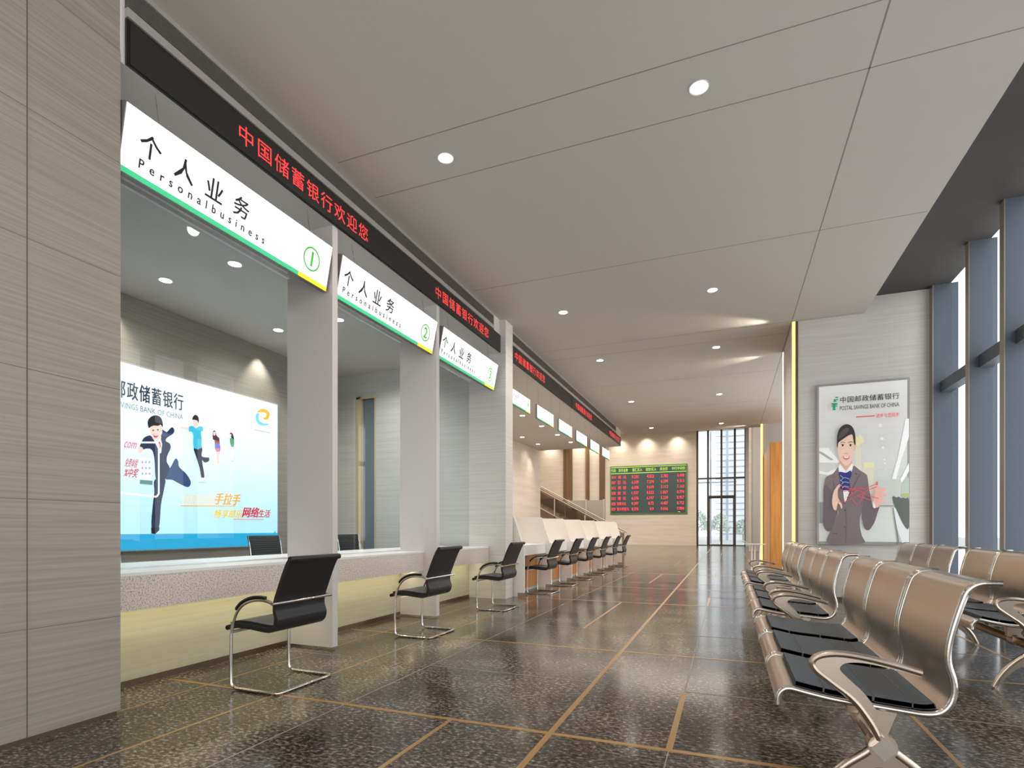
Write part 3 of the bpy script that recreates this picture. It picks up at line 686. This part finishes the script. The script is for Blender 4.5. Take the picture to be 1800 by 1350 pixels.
P(A_, [(525,620),(525,480),(540,360),(580,250),(650,175),(740,140),(820,160),(880,210),(920,300),(940,400),(945,590),(925,600),(905,560),(895,480),(868,375),(780,400),(690,460),(590,530),(555,570),(545,665),(532,650)], pk('hair', 54, 46, 48), 3)
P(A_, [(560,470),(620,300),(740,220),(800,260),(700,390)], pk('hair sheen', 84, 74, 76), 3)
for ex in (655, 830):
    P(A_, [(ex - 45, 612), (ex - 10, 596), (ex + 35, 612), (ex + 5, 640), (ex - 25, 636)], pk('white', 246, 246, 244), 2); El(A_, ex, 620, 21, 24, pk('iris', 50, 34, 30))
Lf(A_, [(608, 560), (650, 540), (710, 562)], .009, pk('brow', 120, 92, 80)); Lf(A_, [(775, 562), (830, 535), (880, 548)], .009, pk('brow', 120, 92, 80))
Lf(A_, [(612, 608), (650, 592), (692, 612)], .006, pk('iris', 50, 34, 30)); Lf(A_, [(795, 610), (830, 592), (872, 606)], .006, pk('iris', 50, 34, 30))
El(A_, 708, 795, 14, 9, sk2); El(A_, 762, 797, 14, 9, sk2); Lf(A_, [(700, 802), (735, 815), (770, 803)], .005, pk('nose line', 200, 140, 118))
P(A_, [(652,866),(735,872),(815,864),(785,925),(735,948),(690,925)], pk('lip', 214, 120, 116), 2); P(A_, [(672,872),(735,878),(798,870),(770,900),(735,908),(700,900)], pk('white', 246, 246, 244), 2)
# hands and string
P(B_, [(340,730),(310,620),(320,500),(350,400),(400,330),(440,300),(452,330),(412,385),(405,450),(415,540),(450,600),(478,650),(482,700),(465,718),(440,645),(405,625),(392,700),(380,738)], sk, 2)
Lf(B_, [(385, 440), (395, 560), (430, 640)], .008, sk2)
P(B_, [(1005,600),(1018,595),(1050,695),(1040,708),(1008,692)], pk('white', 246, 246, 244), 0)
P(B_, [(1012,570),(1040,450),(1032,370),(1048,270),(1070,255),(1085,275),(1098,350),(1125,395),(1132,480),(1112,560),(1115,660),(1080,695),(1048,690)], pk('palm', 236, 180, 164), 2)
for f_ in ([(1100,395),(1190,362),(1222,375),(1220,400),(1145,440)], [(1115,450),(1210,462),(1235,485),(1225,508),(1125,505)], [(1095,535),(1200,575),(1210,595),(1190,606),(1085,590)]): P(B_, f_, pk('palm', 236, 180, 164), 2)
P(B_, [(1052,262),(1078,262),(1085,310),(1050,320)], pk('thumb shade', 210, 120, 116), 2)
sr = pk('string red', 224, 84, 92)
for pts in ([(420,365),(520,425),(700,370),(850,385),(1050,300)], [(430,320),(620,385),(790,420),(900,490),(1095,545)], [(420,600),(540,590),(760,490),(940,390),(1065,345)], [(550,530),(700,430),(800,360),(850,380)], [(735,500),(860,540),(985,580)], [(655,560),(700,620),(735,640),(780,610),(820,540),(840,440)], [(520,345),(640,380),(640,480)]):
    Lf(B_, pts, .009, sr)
# heading
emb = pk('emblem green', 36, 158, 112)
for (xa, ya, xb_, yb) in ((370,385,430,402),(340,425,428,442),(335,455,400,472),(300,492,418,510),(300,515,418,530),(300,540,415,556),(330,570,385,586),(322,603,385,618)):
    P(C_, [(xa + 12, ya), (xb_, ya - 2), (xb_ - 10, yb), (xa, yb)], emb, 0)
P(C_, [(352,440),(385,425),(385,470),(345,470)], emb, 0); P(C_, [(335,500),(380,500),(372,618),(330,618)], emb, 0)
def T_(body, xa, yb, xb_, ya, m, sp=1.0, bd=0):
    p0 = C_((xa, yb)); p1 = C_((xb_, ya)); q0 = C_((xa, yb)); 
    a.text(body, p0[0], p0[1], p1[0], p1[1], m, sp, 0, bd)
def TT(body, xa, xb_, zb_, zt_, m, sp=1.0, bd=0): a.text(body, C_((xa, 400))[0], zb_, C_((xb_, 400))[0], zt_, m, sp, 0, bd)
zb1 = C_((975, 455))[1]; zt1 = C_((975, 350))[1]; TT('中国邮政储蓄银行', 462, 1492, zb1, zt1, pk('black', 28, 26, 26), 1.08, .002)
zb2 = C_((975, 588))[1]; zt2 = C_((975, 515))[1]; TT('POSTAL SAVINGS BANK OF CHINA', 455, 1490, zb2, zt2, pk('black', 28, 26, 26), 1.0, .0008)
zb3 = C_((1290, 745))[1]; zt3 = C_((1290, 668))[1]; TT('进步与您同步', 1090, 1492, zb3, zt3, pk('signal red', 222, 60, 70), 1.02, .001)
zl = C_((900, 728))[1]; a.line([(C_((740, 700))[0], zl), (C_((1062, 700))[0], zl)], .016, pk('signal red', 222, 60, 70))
a.build('printed_sheet', t)

# ------------------------------------------------------------------ exchange rate board on the rear wall
t = thing('exchange_rate_board', 'large dark exchange rate board with red figures and a green heading row', 'display board', (-5.33, 39.95, 2.2))
bx0, bx1, bz0, bz1 = -8.01, -2.65, 2.20, 5.68
MB().box(bx0, 39.9, bz0, bx1, 39.999, bz1).build('casing', plain('green frame', rgb(90, 132, 66), .5), t)
MB().box(bx0 + .09, 39.892, bz0 + .07, bx1 - .10, 39.9, bz1 - .08).build('screen', plain('slate screen', rgb(60, 80, 84), .5, noise=.1), t)
a = Art((0, 39.892, 0), (1, 0, 0), (0, 0, 1), (0, -1, 0), .002)
gl_ = plain('lime diodes', (.45, .8, .08, 1), .5, emit=.45, noise=0); rd_ = plain('crimson diodes', (1.0, .05, .08, 1), .5, emit=.75, noise=0)
W_ = bx1 - bx0
def fx(u): return bx0 + (u - 145) / (1665 - 145) * W_
a.line([(fx(165), bz1 - .10), (fx(1650), bz1 - .10)], .04, gl_); a.line([(fx(165), bz1 - .53), (fx(1650), bz1 - .53)], .045, gl_)
for s_, u0, u1 in (('代码', 165, 262), ('货币名称', 318, 506), ('现汇买入', 597, 795), ('现钞买入', 868, 1075), ('卖出价', 1145, 1298), ('中行中间价', 1375, 1632)):
    a.text(s_, fx(u0), bz1 - .43, fx(u1), bz1 - .19, gl_, bold=.004)
rows = [('014', '美  元', '9.292', '4.832', '3.782', '4.498'), ('027', '日  元', '6.529', '7.274', '6.399', '9.313'), ('012', '英  镑', '6.478', '9.649', '3.113', '7.163'), ('038', '欧  元', '1.557', '8.522', '1.057', '0.774'),
        ('013', '港  元', '6.576', '6.197', '5.239', '8.957'), ('028', '加拿大元', '9.397', '8.72', '4.487', '8.752'), ('029', '澳大利亚元', '8.376', '4.9', '9.016', '9.984')]
for k, r_ in enumerate(rows):
    zt_ = bz1 - .70 - k * .385; zb_ = zt_ - .21
    a.text(r_[0], fx(182), zb_, fx(262), zt_, rd_, bold=.003)
    a.text(r_[1], fx(292 if len(r_[1]) > 3 and ' ' not in r_[1] else 310), zb_ - .01, fx({5: 538 if k == 6 else 460}.get(len(r_[1]), 475) if k != 6 else 538), zt_ + .02, rd_, bold=.003)
    for s_, u1 in zip(r_[2:], (728, 1028, 1303, 1612)):
        a.text(s_, fx(u1 - (135 if len(s_) > 4 else (105 if len(s_) > 3 else 78))), zb_, fx(u1), zt_, rd_, bold=.004)
a.line([(fx(1497), bz0 + .14), (fx(1540), bz0 + .12)], .03, pk('white', 246, 246, 244))
a.build('figures', t)

# ------------------------------------------------------------------ cantilever chairs
def chair():
    t = thing('cantilever_chair', '', 'chair', (-3.12, 3.2, 0), world=False, group='cantilever chairs along the counters')
    hw = .27          # half width along y; x: front = negative (towards the counter)
    X = lambda x: x + 3.12
    prof = [(-3.385, .432), (-3.30, .452), (-3.18, .452), (-3.05, .440), (-2.975, .440), (-2.935, .468), (-2.925, .52), (-2.940, .575), (-2.935, .64), (-2.905, .72), (-2.865, .82), (-2.825, .905), (-2.800, .940)]
    pts = [(X(a), b) for a, b in smooth_pts(prof, 5)]
    th = [.034 if i < len(pts) * .5 else .026 for i in range(len(pts))]
    mb = MB().sheet(pts, th, -hw + .02, hw - .02)
    e = pts[-1]; mb.tube([(e[0] + .006, -hw + .012, e[1]), (e[0] + .006, hw - .012, e[1])], .021, 12)
    f0 = pts[0]; mb.tube([(f0[0], -hw + .02, f0[1]), (f0[0], hw - .02, f0[1])], .018, 10)
    mb.build('seat_shell', M_LEATHER, t, .008)
    cp = [(a, b + .024) for a, b in pts if a < X(-2.965) and b < .47][1:]
    MB().sheet(cp, .022, -hw + .045, hw - .045).build('seat_cushion', M_LEATHER, t, .008)
    bp = [(a - .018, b) for a, b in pts if b > .60][:-3]
    MB().sheet(bp, .014, -hw + .05, hw - .05).build('back_cushion', M_LEATHER, t, .005)
    r = .0115
    loop = []
    def side(s):
        y = s * (hw + .008)
        return [(X(-3.308), y, .402), (X(-3.312), y, .20), (X(-3.312), y, .06), (X(-3.300), y, .026), (X(-3.265), y, .0125), (X(-3.1), y, .0118), (X(-2.94), y, .0118), (X(-2.895), y - s * .004, .0118), (X(-2.880), y - s * .04, .0118)]
    A1 = side(-1); B1 = side(1)
    MB().tube(A1 + [(X(-2.880), 0, .0118)] + B1[::-1], r, 10).build('floor_frame', M_CHROME, t)
    MB().box(X(-3.32), -hw, .404, X(-3.296), hw, .420).build('seat_bar', M_CHROME, t)
    for s in (-1, 1):
        y = s * (hw + .008)
        arc = smooth_pts([(-3.308, .40), (-3.292, .47), (-3.262, .545), (-3.205, .607), (-3.12, .643), (-3.03, .653), (-2.965, .645), (-2.925, .632)], 5)
        o = MB().tube([(X(a), y, b) for a, b in arc], .0125, 10, flat=.7).build('armrest', M_CHROME, t)
        pad = smooth_pts([(-3.262, .572), (-3.210, .625), (-3.12, .662), (-3.03, .671), (-2.985, .667)], 5)
        MB().tube([(X(a), y, b) for a, b in pad], [.008] + [.015] * (len(pad) - 2) + [.008], 8).build('arm_pad', M_BLACK, o)
    MB().tube([(X(-2.908), -hw - .03, .632), (X(-2.908), hw + .03, .632)], .0115, 10).box(X(-2.93), -hw - .022, .622, X(-2.905), -hw + .01, .642).box(X(-2.93), hw - .01, .622, X(-2.905), hw + .022, .642).build('back_bar', M_CHROME, t)
    return t
cy_ = [3.20, 5.28, 7.33, 9.42, 10.86, 12.28, 13.72, 15.29, 16.77]
cl_ = ['black leather cantilever chair at the first teller window, nearest of the row', 'black leather cantilever chair at the second teller window', 'black leather cantilever chair at the third teller window, before the column',
       'black leather cantilever chair at the first low desk beyond the column', 'black leather cantilever chair at the second low desk', 'black leather cantilever chair at the third low desk',
       'black leather cantilever chair at the fourth low desk', 'black leather cantilever chair at the fifth low desk', 'black leather cantilever chair at the last low desk, farthest of the row']
c0 = chair(); c0['label'] = cl_[0]; c0.location = (-3.12, cy_[0], 0)
for y, l in list(zip(cy_, cl_))[1:]: dup(c0, (-3.12, y, 0), l)

# ------------------------------------------------------------------ low service desks
desk_lab = ['first low white desk with orange wood front, beside the column', 'second low white desk with orange wood front from the column', 'third low white desk with orange wood front from the column',
            'fourth low white desk with orange wood front from the column', 'fifth low white desk with orange wood front from the column', 'last low white desk with orange wood front, farthest from the column']
def side_prof(dx=0): return [(-4.45, 0), (-3.338, 0), (-3.338, .066), (-3.205, .066), (-3.205, .868), (-3.242, .905), (-3.382, 1.343), (-3.43, 1.375), (-4.45, 1.385)]
for k, l in enumerate(desk_lab):
    y0 = 8.70 + 1.52 * k; y1 = y0 + 1.518
    t = thing('service_desk', l, 'desk', (-3.8, (y0 + y1) / 2, 0), group='low service desks beyond the column')
    MB().prism(side_prof(), y0, y0 + .04).build('side_panel', M_WHITE, t, .003)
    if k == 5: MB().prism(side_prof(), y1, y1 + .04).build('side_panel', M_WHITE, t, .003)
    MB().box(-4.4, y0 + .041, .83, -3.31, y1 - .001, .862).box(-3.335, y0 + .041, .68, -3.31, y1 - .001, .83).build('worktop', M_TOP, t)
    MB().box(-3.52, y0 + .041, .06, -3.485, y1 - .001, .829).build('front_panel', M_ORANGE, t)
    MB().box(-3.52, y0 + .041, 0, -3.50, y1 - .001, .06).build('plinth', plain('grey plinth', rgb(190, 188, 184), .5), t)

# ------------------------------------------------------------------ office chairs behind the glass
def office_chair():
    t = thing('office_chair', '', 'chair', (0, 0, 0), world=False, group='office chairs behind the teller counter')
    hw = .235
    bp = smooth_pts([(-.20, .50), (-.235, .62), (-.245, .78), (-.27, .95), (-.30, 1.065)], 6)
    mb = MB().sheet(bp, .016, -hw, hw)
    for k in range(2, len(bp) - 1): mb.tube([(bp[k][0] + .010, -hw, bp[k][1]), (bp[k][0] + .010, hw, bp[k][1])], .006, 6)
    b = mb.build('backrest', M_PLASTIC, t)
    for s in (-1, 1): MB().tube([(a, s * (hw + .008), z) for a, z in bp], .011, 8).build('back_rail', M_CHROME, b)
    MB().sheet(smooth_pts([(.25, .44), (.20, .465), (0, .46), (-.19, .47), (-.205, .52)], 5), .03, -hw, hw).build('seat', M_PLASTIC, t)
    for s in (-1, 1): MB().tube(smooth_pts([(.12, s * (hw + .02), .44), (.14, s * (hw + .04), .58), (.08, s * (hw + .04), .66), (-.10, s * (hw + .04), .67), (-.235, s * (hw + .02), .66)], 5), .011, 8).build('armrest', M_CHROME, t)
    MB().cyl(0, 0, .09, .44, .028, 14).build('pedestal', M_CHROME, t)
    bs = MB()
    for k in range(5):
        a = 2 * PI * k / 5 + .3; bs.tube([(0, 0, .10), (.27 * math.cos(a), .27 * math.sin(a), .065)], [.022, .013], 8)
    bs = bs.build('star_base', M_CHROME, t)
    for k in range(5):
        a = 2 * PI * k / 5 + .3; MB().tube([(.27 * math.cos(a) - .012, .27 * math.sin(a), .028), (.27 * math.cos(a) + .012, .27 * math.sin(a), .028)], .028, 12).build('caster', M_BLACK, bs)
    return t
oc = office_chair(); oc['label'] = 'dark ribbed office chair behind the first teller window, at the column end'; oc.location = (-5.05, 3.20, 0)
dup(oc, (-5.05, 5.2, 0), 'dark ribbed office chair in front of the right end of the lit poster'); dup(oc, (-5.05, 6.80, 0), 'dark ribbed office chair behind the second teller window, before the doorway')

# ------------------------------------------------------------------ waiting benches (local: y from 0 to 2.07, seats face -x)
SP = .69
BPROF = [(.193, .412), (.196, .445), (.212, .472), (.240, .483), (.300, .472), (.40, .455), (.519, .446), (.64, .436), (.715, .432), (.765, .448), (.795, .495), (.800, .56), (.782, .635), (.784, .70), (.800, .78), (.826, .874), (.845, .918), (.882, .943), (.945, .946)]
bpts = smooth_pts(BPROF, 4)
def bench(mid_arm):
    t = thing('waiting_bench', '', 'bench', (0, 0, 0), world=False)
    for i in range(3):
        y0 = i * SP + .008; y1 = (i + 1) * SP - .008
        o = MB().sheet(bpts, .005, y0 + .008, y1 - .008).build('seat_shell', M_STEEL, t)
        for y in (y0 + .010, y1 - .010): MB().tube([(a, y, b) for a, b in bpts], .0125, 10).build('edge_tube', M_STEELT, o)
        cp = [(a, b + .018) for a, b in bpts if .255 < a < .76 and b < .5]
        cm = MB(); n = len(cp)
        cuts = [0, int(n * .27), int(n * .5), int(n * .75), n - 1]
        for c0_, c1_ in zip(cuts, cuts[1:]): 
            seg_ = cp[c0_:c1_ + 1]; q = seg_[-1]; p_ = seg_[-2]
            seg_ = seg_[:-1] + [(p_[0] + (q[0] - p_[0]) * .72, p_[1] + (q[1] - p_[1]) * .72)]
            cm.sheet(seg_, .024, y0 + .05, y1 - .05)
        cm.sheet(cp, .018, y0 + .05, y1 - .05)
        cm.build('seat_pad', M_PAD, t, .003)
    L = 3 * SP
    MB().tube([(.56, .06, .305), (.56, L - .30, .305)], .034, 16).build('beam', plain('bronze beam', rgb(150, 122, 96), .28, 1.0), t)
    for yb in (.30, .30 + SP, .30 + 2 * SP - .2):
        o = MB().tube([(.56, yb - .05, .305), (.56, yb + .05, .305)], .043, 16).build('clamp', M_STEEL, t)
        MB().box(.50, yb - .02, .335, .62, yb + .02, .425).box(.40, yb - .02, .405, .70, yb + .02, .425).build('bracket', M_STEEL, o)
    def web(pts_out, pts_in, y, th):
        mb = MB(); mb.prism(pts_out + pts_in[::-1], y - th / 2, y + th / 2); return mb
    for yl in (-.002, L - .30):
        # arched foot pair: flat web with a thick outer rib
        outl = smooth_pts([(.312, .010), (.35, .09), (.42, .185), (.50, .255), (.56, .300), (.62, .264), (.70, .20), (.775, .11), (.822, .010)], 5)
        inl = smooth_pts([(.335, .010), (.375, .075), (.44, .145), (.51, .195), (.56, .215), (.61, .198), (.67, .155), (.745, .085), (.798, .010)], 5)
        mb = web(outl, inl, yl, .022); mb.tube([(a, yl, b) for a, b in outl], .017, 10)
        for fx_ in (.325, .81): mb.cyl(fx_, yl, 0, .014, .020, 14)
        mb.tube([(.56, yl - .030, .300), (.56, yl + .030, .300)], .050, 20)
        o = mb.build('leg', M_STEEL, t)
        cp_ = MB(); s_ = .046; ye = -.052 if yl < 1 else .052; y2 = yl + ye
        cp_.prism([(.56 - s_, .30), (.56, .30 - s_), (.56 + s_, .30), (.56, .30 + s_)], yl, y2)
        cp_.build('hub_cap', M_STEELT, o)
        MB().prism([(.485, .40), (.535, .33), (.585, .33), (.62, .43), (.50, .43)], yl + (.02 if yl < 1 else -.04), yl + (.04 if yl < 1 else -.02)).build('bracket', M_STEEL, o)
    arms = [-.024, L + .012] + ([SP] if mid_arm else [])
    for ya in arms:
        out_ = smooth_pts([(.685, .600), (.60, .622), (.50, .642), (.41, .650), (.345, .638), (.318, .612), (.330, .580), (.385, .535), (.46, .475), (.515, .40), (.545, .34), (.557, .305)], 6)
        inn = smooth_pts([(.685, .586), (.60, .606), (.50, .622), (.44, .618), (.415, .600), (.42, .580), (.455, .545), (.50, .500), (.545, .43), (.572, .36), (.583, .305)], 6)
        mb = MB(); n = min(len(out_), len(inn)); oo = [out_[int(k * (len(out_) - 1) / (n - 1))] for k in range(n)]; ii = [inn[int(k * (len(inn) - 1) / (n - 1))] for k in range(n)]
        hw = .009
        for k in range(n - 1):
            vs = [(oo[k][0], ya - hw, oo[k][1]), (oo[k + 1][0], ya - hw, oo[k + 1][1]), (ii[k + 1][0], ya - hw, ii[k + 1][1]), (ii[k][0], ya - hw, ii[k][1])]
            vs += [(a_, ya + hw, b_) for a_, _, b_ in vs]
            mb.add(vs, [(0, 1, 2, 3), (7, 6, 5, 4), (0, 4, 5, 1), (2, 6, 7, 3)])
        mb.tube([(a_, ya, b_) for a_, b_ in out_], .0135, 10, flat=1.5)
        mb.build('armrest', M_STEEL, t)
    return t
bA = bench(False); bA.location = (0, 2.545, 0); bA['group'] = 'steel waiting benches'; bA['label'] = 'nearest three-seat steel waiting bench with charcoal pads, front row'
bB = bench(True); bB.location = (0, 4.99, 0); bB['group'] = 'steel waiting benches'; bB['label'] = 'middle three-seat steel waiting bench of the front row, behind the nearest'
dup(bB, (0, 7.43, 0), 'farthest three-seat steel waiting bench of the front row, before the poster wall')
dup(bA, (1.47, 7.36, 0), 'steel waiting bench of the rear row below the wall poster, by the window')
dup(bA, (1.47, 4.97, 0), 'steel waiting bench of the rear row at the right edge, by the window wall')

# ------------------------------------------------------------------ orange cabinet and writing stand
for k, (y0, y1) in enumerate(((17.0, 17.88), (17.885, 18.77), (18.775, 19.66))):
    t = thing('tall_cabinet', ['tall orange cabinet unit nearest the benches', 'tall orange cabinet unit between the other two', 'tall orange cabinet unit farthest along the right wall'][k], 'cabinet', (1.6, (y0 + y1) / 2, 0), group='tall orange cabinets')
    MB().box(1.105, y0, 0, 2.3, y1, 3.57).build('body', M_ORANGE, t)
    for j in range(1):
        o = MB().box(1.088, y0 + .01, .06, 1.104, y1 - .01, 3.55).build('door', M_ORANGE, t, .002)
        MB().prism([(1.088, 1.60), (1.03, 1.62), (1.03, 1.66), (1.088, 1.66)], y0 + .06, y0 + .16).build('handle', M_CHROME, o)
t = thing('writing_stand', 'slim white writing stand on three posts before the orange cabinets', 'stand', (.65, 16.6, 0))
MB().box(.44, 16.35, .715, .95, 16.85, .735).build('desktop', plain('pale glass top', rgb(206, 216, 218), .2), t)
for x, y in ((.60, 16.45), (.68, 16.6), (.80, 16.45)): MB().cyl(x, y, .012, .715, .018, 12).build('post', M_WHITE, t)
MB().cyl(.70, 16.55, 0, .012, .22, 28).build('base', M_CHROME, t)
for k in range(3):
    x = .345 + k * .05; z = .835 - k * .02
    tag(MB().add([(x - .05, 16.42, z + .03), (x + .05, 16.42, z - .035), (x + .05, 16.72, z - .035), (x - .05, 16.72, z + .03), (x - .05, 16.42, z + .036), (x + .05, 16.42, z - .029), (x + .05, 16.72, z - .029), (x - .05, 16.72, z + .036)],
        [(0, 1, 2, 3), (4, 7, 6, 5), (0, 4, 5, 1), (1, 5, 6, 2), (2, 6, 7, 3), (3, 7, 4, 0)]).build('leaflet', M_PAPER), 'tilted white leaflet at the left end of the writing stand', 'leaflet', 'leaflets on the writing stand')
t = thing('leaflet_rack', 'small clear sloping rack holding leaflets on the left end of the writing stand', 'rack', (.44, 16.57, .7))
MB().box(.44, 16.40, .735, .47, 16.74, .75).prism([(.30, .805), (.305, .80), (.47, .735), (.47, .742)], 16.40, 16.74).build('tray', M_CHROME, t)

# ------------------------------------------------------------------ stair in the atrium
t = thing('staircase', 'glass-sided staircase climbing to the left in the atrium behind the desks', 'staircase', (-4.6, 25.5, 0))
sx, sy0, sy1 = -4.65, 24.6, 26.4; rise, run = .158, .29; n = 26
st = MB()
for k in range(n): st.box(sx - (k + 1) * run, sy0 + .05, max(0, (k - 1) * rise), sx - k * run, sy1 - .05, (k + 1) * rise)
st.build('steps', plain('stone step', rgb(170, 160, 150), .5), t)
for y in (sy0, sy1):
    MB().prism([(sx + .1, 0), (sx + .1, .12), (sx - n * run, n * rise + .12), (sx - n * run, n * rise - .35)], y, y + .05).build('stringer', plain('taupe stringer', rgb(140, 124, 108), .4, .3), t)
    MB().prism([(sx, .2), (sx - n * run, n * rise + .2), (sx - n * run, n * rise + .92), (sx, .92)], y + .02, y + .03).build('glass_panel', M_GLASST, t)
    MB().tube([(sx + .15, y + .025, 0.97), (sx - n * run, y + .025, n * rise + .97)], .028, 10).build('handrail', plain('taupe rail', rgb(168, 152, 136), .35, .6), t)
    for k in range(0, n, 5): MB().box(sx - k * run - .02, y + .0, k * rise + .05, sx - k * run + .02, y + .05, k * rise + .98).build('post', M_CHROME, t)
t = thing('glass_balustrade', 'stepped smoked glass balustrade on the farther flight, behind the staircase', 'balustrade', (-8, 31, 0))
for k in range(5):
    x0_ = -7.0 - k * 1.15; MB().box(x0_ - 1.2, 30.98, .6 + k * .62, x0_, 31.0, 1.7 + k * .62).build('glass_panel', M_GLASST, t)
MB().prism([(-7.0, 0), (-7.0, .7), (-13.0, 4.1), (-13.0, 3.6), (-7.7, .3), (-7.7, 0)], 30.95, 31.03).build('stringer', plain('dark stringer', rgb(92, 78, 66), .5), t)
t = thing('panel_screen', 'grey framed panel screen under the staircase in the atrium', 'screen', (-8, 33, 0))
MB().box(-12.5, 33, 0, -7.0, 33.05, 2.9).build('panel', plain('grey panel', rgb(150, 144, 138), .5), t)
for x in (-12.5, -11.4, -10.3, -9.2, -8.1, -7.0): MB().box(x - .05, 32.94, 0, x + .05, 33.0, 2.95).build('post', M_FRAMEL, t)

# ------------------------------------------------------------------ light
w = bpy.data.worlds.new('sky'); SC.world = w; w.use_nodes = True
N, L = w.node_tree.nodes, w.node_tree.links
bg = N['Background']; tcn = N.new('ShaderNodeTexCoord'); sp = N.new('ShaderNodeSeparateXYZ'); cr = N.new('ShaderNodeValToRGB')
cr.color_ramp.elements[0].position = 0.0; cr.color_ramp.elements[0].color = (.97, .985, 1, 1); cr.color_ramp.elements[1].position = .6; cr.color_ramp.elements[1].color = (.88, .94, 1, 1)
L.new(tcn.outputs['Generated'], sp.inputs[0]); L.new(sp.outputs[2], cr.inputs[0]); L.new(cr.outputs[0], bg.inputs['Color']); bg.inputs['Strength'].default_value = 1.7
# daylight at the window wall; added light at unseen near end and recess
area(3.35, 3.5, 2.4, 4.6, 12.5, 170, (1, .985, .96), (0, PI / 2, 0))
area(-.3, -3.4, 2.3, 5.5, 4.2, 60, (1, .97, .93), (PI / 2, 0, 0))
area(3.3, 15.8, 2.4, 4.3, 7.4, 230, (1, .97, .93), (0, PI / 2, 0))
# strip under the counter edge, and uplights at the heads of the light strips
area(-3.86, 5.25, .604, .03, 6.0, 10, (1, .94, .58), (0, math.radians(18), 0))
for x, y, e in ((.93, 10.14, 26), (.93, 11.9, 22), (.93, 19.68, 26)): spot(x, y, ZC - .16, e * 3.4, (1, .92, .76), 38, (x - 2.6, y - (.9 if y < 11 else -.6), ZC + .16), .9, .03)
# wall washers and one added unseen area lamp to brighten the atrium
for x in (-12.6, -10.4, -9.2, -7.3, -5.4, -3.3): spot(x, 39.5, 7.97, 300, (1, .9, .76), 112, (x, 39.62, 5.0), 1, .15)
area(-6, 29, 7.9, 12, 12, 2200, (1, .92, .82), (0, 0, 0))

# ------------------------------------------------------------------ camera
cam = bpy.data.cameras.new('camera'); co = bpy.data.objects.new('camera', cam); COL.objects.link(co)
co.location = (0, 0, H); co.rotation_euler = (PI / 2, 0, TH)
cam.sensor_width = 36; cam.lens = FPX / 1800 * 36; cam.shift_y = (929.5 - 675) / 1800; cam.clip_start = .05; cam.clip_end = 300
SC.camera = co
SC.view_settings.view_transform = 'Standard'; SC.view_settings.look = 'None'; SC.view_settings.exposure = 0.0; SC.view_settings.gamma = 1.0; SC.view_settings.use_curve_mapping = False
for o in bpy.data.objects:
    if '_world' in o: del o['_world']
